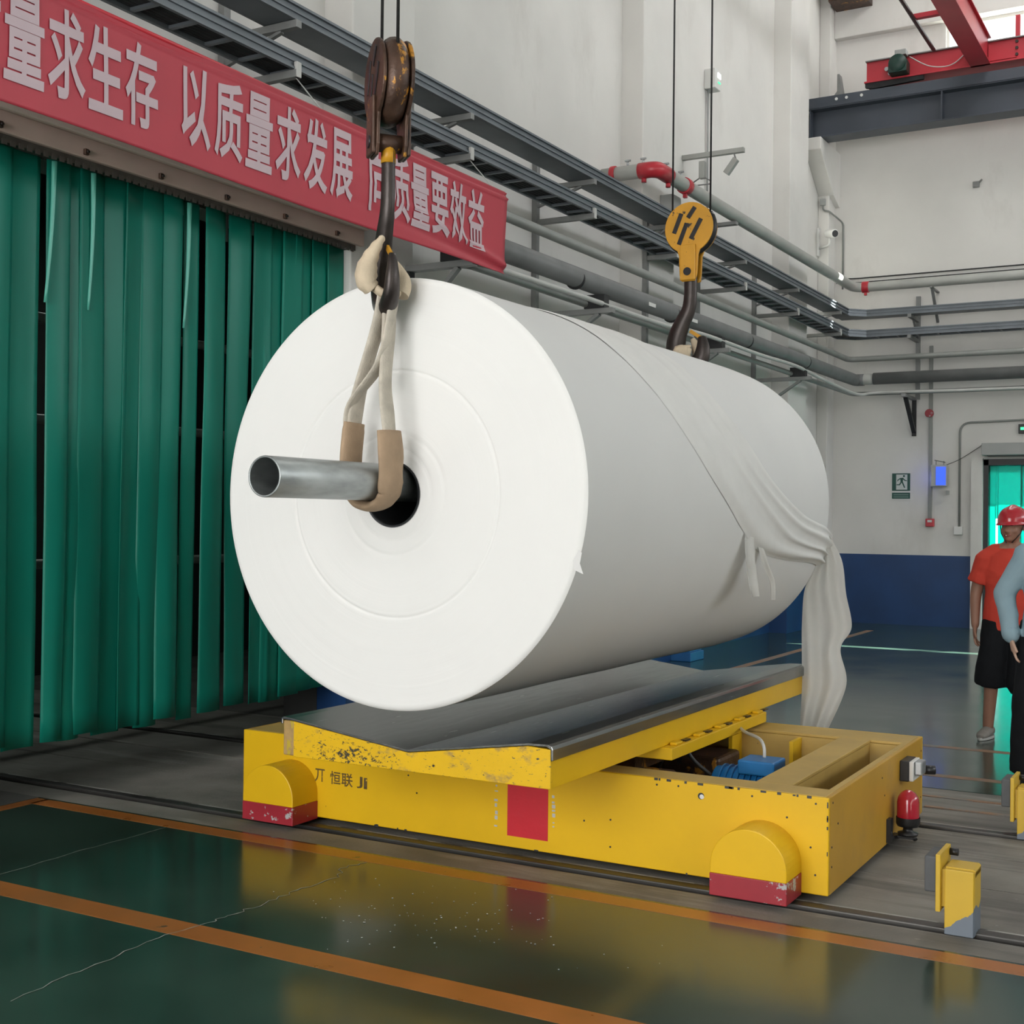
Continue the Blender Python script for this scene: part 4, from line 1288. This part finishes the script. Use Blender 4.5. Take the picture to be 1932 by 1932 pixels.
for z, lab in ((5.235, 'lower'), (5.30, 'upper')):
    o = MB().tube(fillet([(-5.5, YB - .02, z + .02), (-5.2, YB - .025, z), (9.5, YB - .025, z + .01)], .1), .010, 8).build('wall_wire', 'tray_dark')
    tag(o, 'thin dark wire along the end wall, ' + lab + ' of the two', 'wire', 'wires on the end wall')
# pipe supports
for i, (y, lab) in enumerate(((7.96, 'under the banner end'), (10.33, 'between the banner and the amber hook'), (13.3, 'just right of the amber hook'), (16.35, 'nearest the corner of the hall'))):
    wx = -5.45 if 7.25 < y < 8.03 else XL
    t = thing('pipe_support', 'dark angle steel pipe support on the side wall, ' + lab, 'bracket', (-5.3, y, 3.0), 'pipe supports on the side wall')
    MB().box(wx, -4.86, y - .035, y + .035, 3.385, 3.43).build('arm', 'bracket', t)
    MB().box(wx, wx + .04, y - .035, y + .035, 2.90, 3.39).build('wall_plate', 'tray_dark', t)
    MB().bar((wx + .03, y, 2.95), (-5.0, y, 3.385), .05, .03).build('diagonal_brace', 'bracket', t)
    MB().box(-5.13, -4.93, y - .05, y + .05, 3.43, 3.55).build('saddle', 'tray_dark', t)
t = thing('pipe_support', 'dark tapered pipe support on the end wall', 'bracket', (-4.3, 19.6, 2.95))
MB().box(-4.33, -4.27, 19.05, YB, 3.385, 3.43).build('arm', 'bracket', t)
MB().bar((-4.3, YB - .02, 2.9), (-4.3, 19.2, 3.385), .06, .035).build('diagonal_brace', 'tray_dark', t)
MB().box(-4.33, -4.27, YB - .04, YB, 2.85, 3.39).build('wall_plate', 'tray_dark', t)

# ------------------------------------------------------------------ wall fittings
t = thing('emergency_lamp', 'white twin emergency lamp box high on the side wall', 'lamp', (-5.6, 14.74, 6.75))
MB().box(XL, -5.56, 14.62, 14.82, 6.78, 7.02).build('lamp_body', 'white_plastic', t, bevel=.01)
MB().box(-5.56, -5.552, 14.70, 14.80, 6.92, 6.98).build('lamp_lens', 'lamp_white', t)
MB().box(-5.56, -5.552, 14.72, 14.79, 6.86, 6.875).build('indicator', 'led_green', t)
MB().tube([(-5.67, 14.68, 6.78), (-5.67, 14.68, 5.1)], .014, 8).build('conduit', 'grey_plastic', t)
t = thing('floodlight_bracket', 'pale bar on the side wall holding two tilted floodlights', 'lamp', (-5.4, 13.96, 5.4))
MB().box(XL, -4.95, 13.93, 13.99, 5.745, 5.80).build('bar', 'pipe_light', t, bevel=.004)
for (x, ang) in ((-5.45, 0), (-5.10, 38)):
    c_ = Vector((x, 13.95, 5.60)); a = math.radians(ang)
    ax = Vector((-math.sin(a), 0, -math.cos(a)))
    fl_ = MB().obox(c_, ax, (0, 1, 0), ax.cross(Vector((0, 1, 0))), .10, .035, .035).build('floodlight', 'pipe_light', t, bevel=.008)
    MB().bar(c_ - ax * .09, (x + .03 * (ang > 0), 13.95, 5.75), .015, .015).build('yoke', 'bracket', fl_)
MB().tube([(-5.56, 13.95, 5.47), (-5.45, 13.95, 5.53), (-5.34, 13.95, 5.46)], .008, 6).build('reflector_rim', 'bracket', t)
MB().tube([(-5.52, 13.95, 5.43), (-5.34, 13.95, 5.43)], .008, 6).build('reflector_rim', 'bracket', t)
t = thing('security_camera', 'white bullet security camera on the corner column', 'camera', (-5.5, 19.4, 5.75))
MB().box(XL, -5.66, 19.36, 19.44, 5.62, 6.05).build('mount_plate', 'white_plastic', t, bevel=.008)
MB().tube(fillet([(-5.66, 19.4, 5.74), (-5.48, 19.32, 5.76), (-5.47, 19.3, 5.86)], .06), .02, 10).build('mount_arm', 'white_plastic', t)
ca = Vector((.75, -.62, -.18)).normalized()
c0 = Vector((-5.50, 19.33, 5.935))
b_ = MB().tube([c0 - ca * .03, c0 + ca * .17], [.062, .066], 20).build('camera_body', 'white_plastic', t, bevel=.008)
MB().tube([c0 + ca * .171, c0 + ca * .178], [.052, .05], 20).build('lens', 'black', b_)
t = thing('wall_conduit', 'thin grey conduit bending down beside the security camera', 'conduit', (-5.5, 19.7, 5.1))
MB().tube(fillet([(-5.62, 19.44, 6.44), (-5.62, 19.43, 6.33), (-5.52, 19.43, 6.30), (-5.40, YB - .02, 6.18), (-5.40, YB - .02, 5.15)], .07), .014, 8).build('conduit_run', 'pipe', t)
MB().box(-5.66, -5.58, 19.40, 19.45, 6.40, 6.50).build('junction_box', 'grey_plastic', t, bevel=.005)
t = thing('wall_bracket', 'small grey fixing left on the upper end wall', 'fixing', (-3.42, 19.77, 6.5))
MB().box(-3.48, -3.39, YB - .05, YB, 6.50, 6.585).build('base', 'bracket', t, bevel=.005)
MB().bar((-3.40, YB - .03, 6.56), (-3.35, YB - .06, 6.60), .02, .02).build('stub', 'bracket', t)

t = thing('alarm_conduit', 'grey vertical conduit with a round red bell and a red call point', 'fire alarm', (-4.05, 19.77, 1.5))
MB().box(-4.085, -4.03, YB - .03, YB, 1.60, 4.2).build('conduit_run', 'pipe', t, bevel=.005)
MB().cyl((-4.07, YB - .03, 3.185), (-4.07, YB - .09, 3.185), .062, 24).build('alarm_bell', 'red_band', t, bevel=.008)
cp = MB().box(-4.115, -3.99, YB - .06, YB, 1.49, 1.61).build('call_point', 'red_paint', t, bevel=.01)
MB().box(-4.085, -4.02, YB - .063, YB - .06, 1.555, 1.59).build('call_point_window', 'white_plastic', cp)
t = thing('socket_conduit', 'grey conduit arching from the door down to a white socket', 'conduit', (-3.63, 19.77, 1.4))
MB().tube(fillet([(-2.4, YB - .02, 3.06), (-3.635, YB - .02, 3.03), (-3.635, YB - .02, 1.48)], .16), .016, 8).build('conduit_run', 'pipe', t)
MB().box(-3.71, -3.585, YB - .05, YB, 1.375, 1.495).build('socket_box', 'white_plastic', t, bevel=.008)
t = thing('wall_terminal', 'grey wall terminal with a glowing blue screen', 'terminal', (-3.9, 19.65, 2.06))
MB().obox((-3.905, 19.64, 2.245), (1, .25, 0), (-.25, 1, 0), (0, 0, 1), .115, .09, .16).build('terminal_case', 'grey_plastic', t, bevel=.008)
MB().obox((-3.86, 19.552, 2.24), (1, .25, 0), (-.25, 1, 0), (0, 0, 1), .068, .006, .135).build('screen', 'screen', t)
MB().bar((-3.98, 19.72, 2.48), (-3.80, 19.55, 2.44), .012, .012).build('hood', 'bracket', t)
for x in (-3.95, -3.84):
    MB().tube([(x, 19.66, 2.40), (x, 19.66, 2.465)], .006, 6).build('hood_stay', 'bracket', t)
MB().tube(catmull([(-3.80, 19.6, 2.40), (-3.6, 19.7, 2.5), (-3.28, 19.75, 2.72)], 14), .005, 6).build('lead', 'tray_dark', t)
MB().box(-3.83, -3.78, YB - .03, YB, 1.97, 2.03).build('small_box', 'grey_plastic', t)
MB().obox((-3.9, 19.72, 2.2), (1, 0, 0), (0, 1, 0), (0, 0, 1), .06, .08, .05).build('wall_mount', 'grey_plastic', t)

gl_d = bpy.data.lights.new('terminal_glow', 'POINT'); gl_d.energy = .9; gl_d.color = (.25, .3, 1.0); gl_d.shadow_soft_size = .12
gl_o = bpy.data.objects.new('terminal_glow', gl_d); COL.objects.link(gl_o); gl_o.location = (-4.06, 19.58, 2.22)
sg = thing('exit_sign', 'dark green running-man emergency exit sign on the end wall', 'sign', (-4.49, 19.79, 1.9))
MB().box(-4.635, -4.345, YB - .006, YB, 1.885, 2.305).build('white_board', 'white_plastic', sg)
MB().box(-4.622, -4.352, YB - .009, YB - .0061, 2.027, 2.292).build('green_panel', 'sign_green', sg)
MB().box(-4.622, -4.352, YB - .009, YB - .0061, 1.907, 2.0).build('green_panel', 'sign_green', sg)
yy = YB - .0105
MB().box(-4.56, -4.395, yy, yy + .001, 2.045, 2.275).build('doorway_print', 'sign_white', sg)
mn = MB()
yr = yy - .0012


def flat(pts):
    mn.add([(a, yr, b) for a, b in pts], [list(range(len(pts)))])


flat([(-4.445 + .016 * math.cos(i * PI / 5), 2.25 + .016 * math.sin(i * PI / 5)) for i in range(10)])
flat([(-4.50, 2.222), (-4.455, 2.226), (-4.462, 2.16), (-4.495, 2.155)])
flat([(-4.50, 2.222), (-4.54, 2.195), (-4.545, 2.17), (-4.535, 2.17), (-4.528, 2.187), (-4.495, 2.205)])
flat([(-4.46, 2.226), (-4.425, 2.19), (-4.40, 2.186), (-4.40, 2.174), (-4.43, 2.176), (-4.465, 2.205)])
flat([(-4.495, 2.16), (-4.475, 2.155), (-4.505, 2.112), (-4.555, 2.112), (-4.555, 2.126), (-4.515, 2.128)])
flat([(-4.482, 2.165), (-4.46, 2.165), (-4.442, 2.12), (-4.425, 2.075), (-4.44, 2.07), (-4.46, 2.112)])
mn.build('running_figure', 'sign_green', sg)
for zz in (1.968, 1.935):
    MB().box(-4.60, -4.375, yy, yy + .001, zz - .008, zz + .008).build('caption_bar', mat('dim_sign_print', (.16, .26, .23), .5), sg)
ex = thing('exit_light', 'small dark lit exit sign above the green strip door', 'sign', (-2.65, 19.75, 2.85))
MB().box(-2.82, -2.42, YB - .05, YB, 2.853, 2.99).build('sign_case', 'black', ex, bevel=.005)
MB().box(-2.79, -2.66, YB - .053, YB - .05, 2.905, 2.945).build('lit_arrow', 'led_green', ex)
MB().box(-2.62, -2.46, YB - .053, YB - .05, 2.895, 2.955).build('lit_panel', 'led_green', ex)
o = MB().box(-5.62, -5.22, 13.15, 13.55, 0, .10).box(-5.60, -5.24, 13.17, 13.53, .10, .115).build('blue_crate', 'blue_box', bevel=.01)
tag(o, 'small flat blue crate on the floor by the side wall', 'crate')

# ------------------------------------------------------------------ overhead crane
rb = thing('runway_beam', 'slate grey crane runway beam under the red crane', 'beam', (2, 18.97, 7.27))
MB().box(-5.68, 9.9, 18.80, 19.14, 7.265, 7.285).build('bottom_flange', 'beam_blue', rb, bevel=.003)
MB().box(-5.68, 9.9, 18.955, 18.985, 7.285, 7.69).build('web', 'beam_blue', rb)
MB().box(-5.68, 9.9, 18.80, 19.14, 7.69, 7.71).build('top_flange', 'beam_blue', rb, bevel=.003)
MB().box(-5.68, 9.9, 18.80, 18.815, 7.70, 7.86).build('rail_guard', 'beam_blue', rb)
MB().box(-5.3, 9.9, 18.93, 19.01, 7.71, 7.885).build('crane_rail', 'dark_steel', rb)
for i in range(8):
    x = -5.66 + i * 1.9
    MB().box(x, x + .02, 18.82, 18.955, 7.285, 7.69).build('stiffener', 'beam_blue', rb)
for x in (-5.25, -5.10, -4.88):
    MB().cyl((x, 18.80, 7.80), (x, 18.79, 7.80), .022, 10).build('bolt_head', 'white_plastic', rb)
MB().prism([(-5.45, 7.71), (-5.2, 7.71), (-5.2, 7.95), (-5.24, 8.2), (-5.27, 8.2), (-5.27, 7.95)], 0, 'xz', 18.9, 19.05).build('end_stop', 'bracket', rb)

bc = thing('bridge_crane', 'red overhead travelling crane at the top of the hall', 'crane', (-3.0, 12, 7.9))
ec = MB().box(-4.82, -1.2, 18.84, 19.10, 7.98, 8.275).build('end_carriage', 'crane_red', bc, bevel=.006)
MB().box(-4.84, -1.18, 18.78, 19.16, 7.96, 7.982).build('carriage_flange', 'crane_red', ec)
MB().box(-4.83, -1.19, 18.80, 19.14, 8.275, 8.29).build('carriage_flange', 'bracket', ec)
for x in (-4.55, -1.5):
    MB().cyl((x, 18.93, 7.975), (x, 19.01, 7.975), .09, 24).build('carriage_wheel', 'dark_steel', ec)
MB().prism([(-4.83, 7.96), (-4.83, 7.90), (-4.72, 7.87), (-4.0, 7.90), (-4.0, 7.96)], 0, 'xz', 18.80, 18.86).build('wheel_guard', 'grease', ec)
mg = MB().lathe([(.0, 18.60), (.115, 18.60), (.13, 18.63), (.13, 18.84)], (-4.33, 0, 8.13), 'y', 20).build('travel_motor', 'motor_green', ec)
MB().box(-4.46, -4.20, 18.62, 18.84, 8.0, 8.13).build('motor_foot', 'motor_green', mg, bevel=.01)
MB().box(-4.38, -4.22, 18.66, 18.82, 8.25, 8.33).build('motor_terminal', 'grey_plastic', mg, bevel=.008)
MB().tube([(-4.52, 18.83, 8.12), (-4.52, 18.78, 8.12)], .03, 10).build('bolt', 'galv', ec)
MB().tube([(-4.47, 18.83, 8.05), (-4.47, 18.78, 8.05)], .03, 10).build('bolt', 'galv', ec)
MB().tube(catmull([(-4.18, 18.72, 8.22), (-3.9, 18.76, 8.05), (-3.6, 18.8, 8.04), (-3.36, 18.83, 8.25)], 20), .008, 6).build('motor_lead', 'cable_white', ec)
gd = MB()
gd.box(-3.36, -3.09, -6, 18.84, 7.96, 7.985).box(-3.32, -3.13, -6, 18.84, 7.985, 8.33).box(-3.36, -3.09, -6, 18.84, 8.33, 8.35)
gd = gd.build('girder', 'crane_red', bc, bevel=.004)
for i in range(3):
    z = 8.05 + i * .09
    MB().cyl((-2.75, 18.84, z), (-2.75, 18.82, z), .022, 8).build('bolt', 'dark_steel', ec)
MB().prism([(-3.12, 8.0), (-2.75, 8.0), (-3.12, 8.24)], 0, 'xz', 18.80, 18.838).build('gusset', 'crane_red', ec)
MB().box(-2.78, -2.72, 18.90, 18.96, 8.29, 8.62).build('stub_post', 'crane_red', ec)
MB().lathe([(.10, 18.84), (.12, 18.80), (.12, 18.72), (.07, 18.70), (.0, 18.70)], (-2.38, 0, 8.10), 'y', 24).build('travel_motor', 'motor_blue', ec)
rd = MB().tube([(-3.75, -4, 8.095), (-3.75, 18.27, 8.095)], .028, 10).build('conductor_bar', 'dark_steel', bc)
for y in (17.05, 13.0, 9.0, 5.0):
    MB().box(-3.75, -3.30, y - .04, y + .04, 8.10, 8.16).build('conductor_arm', 'crane_red', rd)
# hoist trolley under the girder above the two hooks (above the frame)
for (x, y) in ((-2.975, 4.2), (-3.105, 7.76)):
    MB().box(x - .25, x + .25, y - .3, y + .3, 7.62, 7.955).build('hoist', 'yellow_hook', bc, bevel=.02)

# ------------------------------------------------------------------ people
def fuse(mb, voxel, smooth, wrinkle=0., seed=0., zs=1.):
    """weld overlapping solids into one continuous surface"""
    me = mb.mesh('fused')
    o = bpy.data.objects.new('fused', me); COL.objects.link(o)
    md = o.modifiers.new('r', 'REMESH'); md.mode = 'VOXEL'; md.voxel_size = voxel; md.use_smooth_shade = True
    ms = o.modifiers.new('s', 'SMOOTH'); ms.factor = .5; ms.iterations = smooth
    dg = bpy.context.evaluated_depsgraph_get()
    m2 = bpy.data.meshes.new_from_object(o.evaluated_get(dg))
    out = MB()
    nr = [v.normal.copy() for v in m2.vertices]
    vs = []
    for v, n in zip(m2.vertices, nr):
        p = v.co.copy()
        if wrinkle:
            h = N3(p.x * 7 + seed, p.y * 7, p.z * 11 * zs) + .6 * N3(p.x * 15, p.y * 15 + seed, p.z * 22 * zs)
            h += .8 * (1 - abs(N3(p.x * 4 + p.z * 5, p.y * 4 + seed, p.z * 7)) * 2)
            p += n * wrinkle * h
        vs.append(p)
    out.add(vs, [list(p.vertices) for p in m2.polygons], True)
    bpy.data.objects.remove(o); bpy.data.meshes.remove(me); bpy.data.meshes.remove(m2)
    return out


def xf(mb, mtx):
    for i, v in enumerate(mb.v):
        mb.v[i] = mtx @ v
    return mb


def limb(mb, pts, rad, n=14, k=18):
    P = catmull(pts, k)
    R_ = catmull([(r, (r if not isinstance(r, tuple) else r[1]), 0) if not isinstance(r, tuple) else (r[0], r[1], 0) for r in rad], k)
    mb.tube(P, [(q.x, q.y) for q in R_], n, ref=(0, -1, 0))
    mb.ball(P[0], R_[0].x, R_[0].y, R_[0].x, 10, 6)
    mb.ball(P[-1], R_[-1].x, R_[-1].y, R_[-1].x, 10, 6)


def hand(mb, wrist, down, out, palm):
    """palm and five bent fingers; down = along the hand, out = thumb side, palm = palm normal"""
    d = Vector(down).normalized(); o_ = Vector(out).normalized(); p = Vector(palm).normalized()
    w = Vector(wrist)
    mb.tube([w - d * .01, w + d * .03, w + d * .085], [(.020, .026), (.016, .037), (.013, .040)], 12, ref=o_)
    for i, (off, ln, cv) in enumerate(((.030, .070, .012), (.011, .078, .018), (-.010, .073, .022), (-.030, .058, .026))):
        b = w + d * .080 + o_ * off
        mb.tube(catmull([b - d * .012, b + d * ln * .45 + p * cv * .35, b + d * ln * .78 + p * cv, b + d * ln * .95 + p * cv * 1.8], 10), [.0098, .0096, .0094, .0092, .009, .0088, .0086, .0083, .008, .0077, .006], 8)
    b = w + d * .028 + o_ * .024
    mb.tube(catmull([b, b + d * .03 + o_ * .022 + p * .006, b + d * .062 + o_ * .026 + p * .016], 8), [.012, .0118, .0114, .011, .0105, .010, .0095, .009, .007], 8)


def head_parts(mb, hc, rot, s=1.):
    """hc = centre of the head, face towards local -Y turned by rot"""
    R3 = Matrix.Rotation(rot, 3, 'Z')

    def q(x, y, z):
        return Vector(hc) + R3 @ Vector((x * s, y * s, z * s))
    mb.ball(q(0, .012, .028), .076 * s, .094 * s, .088 * s, 20, 14, R3)
    mb.ball(q(0, -.022, -.035), .062 * s, .066 * s, .085 * s, 18, 12, R3)
    mb.ball(q(0, -.048, -.085), .034 * s, .034 * s, .028 * s, 12, 8, R3)
    mb.ball(q(-.036, -.058, -.030), .024 * s, .02 * s, .028 * s, 10, 8, R3)
    mb.ball(q(.036, -.058, -.030), .024 * s, .02 * s, .028 * s, 10, 8, R3)
    mb.tube([q(0, -.080, .015), q(0, -.094, -.015), q(0, -.104, -.034), q(0, -.088, -.044)], [.008 * s, .010 * s, .014 * s, .010 * s], 8)
    mb.ball(q(-.012, -.090, -.037), .009 * s, .010 * s, .008 * s, 8, 6)
    mb.ball(q(.012, -.090, -.037), .009 * s, .010 * s, .008 * s, 8, 6)
    mb.tube([q(-.034, -.082, .030), q(0, -.092, .028), q(.034, -.082, .030)], .011 * s, 8)
    for sg in (-1, 1):
        mb.ball(q(sg * .079, .012, -.012), .009 * s, .018 * s, .030 * s, 8, 8, R3)
    return q


def face_details(t, q, mtx, s=1., smile=True):
    def put(mb, name, mt):
        return xf(mb, mtx).build(name, mt, t)
    for sg in (-1, 1):
        e = MB(); e.ball(q(sg * .031, -.0815, .008), .0125 * s, .006 * s, .0052 * s, 10, 8); put(e, 'eye', 'black')
        e = MB(); e.tube([q(sg * .014, -.090, .026), q(sg * .032, -.090, .031), q(sg * .050, -.074, .025)], [.0035, .005, .003], 6); put(e, 'eyebrow', 'hair')
    e = MB(); e.tube([q(-.027, -.082, -.061), q(-.012, -.093, -.067), q(.012, -.093, -.067), q(.027, -.082, -.061)], [.003, .0065, .0065, .003], 8); put(e, 'mouth', 'lip')
    if smile:
        e = MB(); e.tube([q(-.019, -.0895, -.0635), q(0, -.0965, -.0665), q(.019, -.0895, -.0635)], [.002, .0046, .002], 8); put(e, 'teeth', 'teeth')


def shoe(mb, ankle, fwd, sole=None):
    a = Vector(ankle); f = Vector(fwd).normalized(); b = Vector((a.x, a.y, 0))
    mb.tube([b - f * .075 + Vector((0, 0, .045)), b - f * .03 + Vector((0, 0, .055)), b + f * .05 + Vector((0, 0, .047)), b + f * .12 + Vector((0, 0, .036)), b + f * .175 + Vector((0, 0, .03))],
            [(.030, .034), (.038, .045), (.042, .038), (.045, .028), (.028, .018)], 14)
    mb.tube([a + Vector((0, 0, -.02)), b + Vector((0, 0, .05))], [(.04, .045), (.042, .048)], 12, ref=f)
    if sole is not None:
        side = Vector((-f.y, f.x, 0))
        out = []
        for i in range(20):
            u = i / 20 * 2 * PI
            ln = .05 + math.cos(u) * .135
            wd = math.sin(u) * (.044 - .006 * math.cos(u))
            out.append(b + f * ln + side * wd)
        n = 20
        sole.add([p + Vector((0, 0, .002)) for p in out] + [p + Vector((0, 0, .022)) for p in out],
                 [list(range(n))[::-1], list(range(n, 2 * n))] + [(i, (i + 1) % n, n + (i + 1) % n, n + i) for i in range(n)])


def person(label, loc, rotz, P, skin, top, bottom, helmet):
    t = thing('person', label, 'person', loc)
    mtx = Matrix.Translation(Vector(loc)) @ Matrix.Rotation(rotz, 4, 'Z')
    b = MB()
    # torso, neck
    sh_z = P['sh_z']
    b.tube([(0, .01, .84), (0, .005, .92), (0, 0, 1.04), (0, -.005, sh_z - .16), (0, 0, sh_z - .03), (0, .005, sh_z + .035)],
           [(.155, .10), (.162, .105), (.145, .098), (.165, .112), (.150, .095), (.06, .055)], 20, ref=(0, -1, 0))
    hc = Vector((P.get('head_x', 0), -.02, P['head_z']))
    limb(b, [(0, .012, sh_z - .01), (0, 0, sh_z + .06), (hc.x, -.01, hc.z - .05)], [.062, .055, .052])
    q = head_parts(b, hc, P['head_rot'])
    for s_ in ('r', 'l'):
        A = P['arm_' + s_]
        limb(b, A[:3], [.052, .042, .028])
        b.ball(A[0], .058, .058, .058, 12, 8)
        sg = -1 if s_ == 'r' else 1
        hd = Vector(A[2]) - Vector(A[1])
        hand(b, A[2], hd, P.get('thumb_' + s_, (0, -1, 0)), P.get('palm_' + s_, (-sg, 0, 0)))
        Lg = P['leg_' + s_]
        limb(b, Lg, [.085, .056, .058, .040], k=24) if len(Lg) == 4 else limb(b, Lg, [.085, .055, .038], k=24)
    for sg in (-1, 1):
        A = Vector(P['arm_r' if sg < 0 else 'arm_l'][0])
        b.tube([(sg * .03, .005, sh_z + .035), (sg * .09, .0, sh_z + .008), A + Vector((0, 0, .004))], [.052, .055, .050], 12)
    body = fuse(b, .0065, 3)
    xf(body, mtx).build('body', skin, t)
    face_details(t, q, mtx, smile=True)
    # top
    c = MB()
    z1 = P['hem']
    c.tube([(0, .01, z1), (0, .008, .92), (0, .0, 1.05), (0, -.005, sh_z - .16), (0, 0, sh_z - .02), (0, .006, sh_z + .028)],
           [(.185, .135), (.185, .130), (.172, .122), (.188, .132), (.168, .112), (.078, .072)], 24, ref=(0, -1, 0))
    for s_ in ('r', 'l'):
        A = [Vector(v) for v in P['arm_' + s_]]
        if P['long']:
            limb(c, [A[0], A[0].lerp(A[1], .5), A[1], A[1].lerp(A[2], .5), A[1].lerp(A[2], .94)], [.080, .070, .062, .052, .050])
        else:
            c.tube([A[0] + Vector((0, 0, .01)), A[0].lerp(A[1], .35), A[0].lerp(A[1], .72)], [(.074, .076), (.076, .078), (.080, .082)], 16, ref=(0, -1, 0))
            c.ball(A[0], .074, .074, .068, 14, 8)
    for sg in (-1, 1):
        A = Vector(P['arm_r' if sg < 0 else 'arm_l'][0])
        c.tube([(sg * .045, .006, sh_z + .012), (sg * .10, .002, sh_z - .002), A + Vector((0, 0, .0))], [.058, .066, .072], 14)
    top_o = xf(fuse(c, .0085, 2, .0065, 3.1), mtx).build('shirt', top, t)
    if P['long']:
        for s_ in ('r', 'l'):
            A = [Vector(v) for v in P['arm_' + s_]]
            cf = MB(); cf.tube([A[1].lerp(A[2], .82), A[1].lerp(A[2], .98)], [(.053, .053), (.050, .050)], 16)
            xf(cf, mtx).build('cuff', top, top_o)
    # collar ring
    cl = MB(); cl.tube([(.070 * math.cos(a), .006 + .064 * math.sin(a), sh_z + .024 - .012 * (-math.sin(a))) for a in [2 * PI * i / 24 for i in range(24)]], .008, 8, closed=True)
    xf(cl, mtx).build('collar', top, top_o)
    # bottoms
    d = MB()
    d.tube([(0, .01, .80), (0, .01, .88), (0, .005, .98)], [(.172, .122), (.178, .126), (.160, .112)], 22, ref=(0, -1, 0))
    for s_ in ('r', 'l'):
        Lg = [Vector(v) for v in P['leg_' + s_]]
        if bottom == 'shorts':
            e = Lg[1].lerp(Lg[2], .18)
            d.tube(catmull([Lg[0] + Vector((0, 0, -.02)), Lg[0].lerp(Lg[1], .5), Lg[1], e], 14), [(.105 + .001 * i * (1 if i > 6 else 0), .112 + .0012 * i) for i in range(15)], 18, ref=(0, -1, 0))
        else:
            e = Lg[2] + Vector((0, 0, -.02))
            d.tube(catmull([Lg[0] + Vector((0, 0, -.02)), Lg[0].lerp(Lg[1], .5), Lg[1], Lg[1].lerp(Lg[2], .6), e], 20), [(.104 - .0012 * i, .112 - .0008 * i) for i in range(21)], 18, ref=(0, -1, 0))
    xf(fuse(d, .009, 2, .005, 7.7, .6), mtx).build('shorts' if bottom == 'shorts' else 'trousers', 'black_cloth', t)
    # shoes
    for s_ in ('r', 'l'):
        so = MB(); s2 = MB()
        shoe(so, P['leg_' + s_][2], P['toe_' + s_], s2)
        so = xf(fuse(so, .007, 2), mtx).build('shoe', P.get('shoe', 'shoe'), t)
        xf(s2, mtx).build('sole', 'sole' if P.get('shoe', 'shoe') == 'shoe' else 'black', so, bevel=.003)
    # hair and helmet
    hr_ = MB(); R3 = Matrix.Rotation(P['head_rot'], 3, 'Z')
    rows = []
    for i in range(10):
        ph = PI * .62 * i / 9
        rows.append([hc + R3 @ Vector((.081 * math.sin(ph) * math.cos(a), .016 + .100 * math.sin(ph) * math.sin(a), .030 + .092 * math.cos(ph) + .05 * max(0, -math.sin(a)) * max(0, ph - 1.0))) for a in [2 * PI * j / 24 for j in range(25)]])
    xf(MB().grid(rows), mtx).build('hair', 'hair', t, solid=.006)
    if helmet:
        rows = []
        for i in range(14):
            ph = PI * .5 * i / 13
            rr_ = math.sin(ph)
            rows.append([hc + R3 @ Vector(((.098 + .004 * math.cos(2 * a)) * rr_ * math.cos(a), .008 + .122 * rr_ * math.sin(a), .034 + .112 * max(0, math.cos(ph)) ** .85 + .008 * math.exp(-(math.cos(a) * rr_ * 6) ** 2) * math.cos(ph))) for a in [2 * PI * j / 40 for j in range(41)]])
        # drip edge and peak
        for (k1, k2, dz) in ((1.0, 1.0, -.012), (1.06, 1.08, -.020)):
            rows.append([hc + R3 @ Vector(((.100 * k1) * math.cos(a), .008 + (.124 * k2 + .045 * max(0, -math.sin(a)) ** 2 * (k1 > 1.01)) * math.sin(a), .034 + dz - .006 * max(0, -math.sin(a)) * (k1 > 1.01))) for a in [2 * PI * j / 40 for j in range(41)]])
        hm_ = xf(MB().grid(rows), mtx).build('helmet', 'helmet', t, solid=.005)
        for sg in (-1, 1):
            st_ = MB().tube([hc + R3 @ Vector((sg * .09, -.01, .02)), hc + R3 @ Vector((sg * .072, -.03, -.05)), hc + R3 @ Vector((sg * .02, -.055, -.118))], .004, 6)
            xf(st_, mtx).build('chin_strap', 'black', hm_)
    return t


person('person in red helmet, orange T-shirt and black shorts walking beside the cart', (-1.435, 9.77, 0), .10, dict(
    sh_z=1.335, head_z=1.530, head_rot=-.42, head_x=.01, hem=.79, long=False,
    arm_r=[(-.165, .0, 1.292), (-.235, .025, 1.055), (-.238, -.035, .815)], arm_l=[(.165, 0, 1.292), (.225, .03, 1.05), (.225, -.03, .81)],
    leg_r=[(-.085, 0, .86), (-.120, -.025, .47), (-.148, .015, .085)], leg_l=[(.085, 0, .86), (.10, -.10, .47), (.085, .12, .10)],
    toe_r=(-.25, -1, 0), toe_l=(0, -1, 0)), 'skin', 'orange_shirt', 'shorts', True)
person('person in pale blue long-sleeved shirt and black trousers cut off by the right edge', (-.955, 8.2, 0), .25, dict(
    sh_z=1.40, head_z=1.595, head_rot=-.3, hem=.80, long=True, shoe='black_cloth',
    arm_r=[(-.150, .0, 1.362), (-.275, .035, 1.13), (-.245, -.02, .875)], arm_l=[(.165, 0, 1.362), (.24, .03, 1.12), (.23, -.06, .88)],
    leg_r=[(-.10, 0, .88), (-.145, -.02, .48), (-.165, .02, .085)], leg_l=[(.085, 0, .88), (.10, -.08, .48), (.10, .06, .09)],
    toe_r=(-.1, -1, 0), toe_l=(.1, -1, 0)), 'skin_light', 'blue_shirt', 'trousers', False)
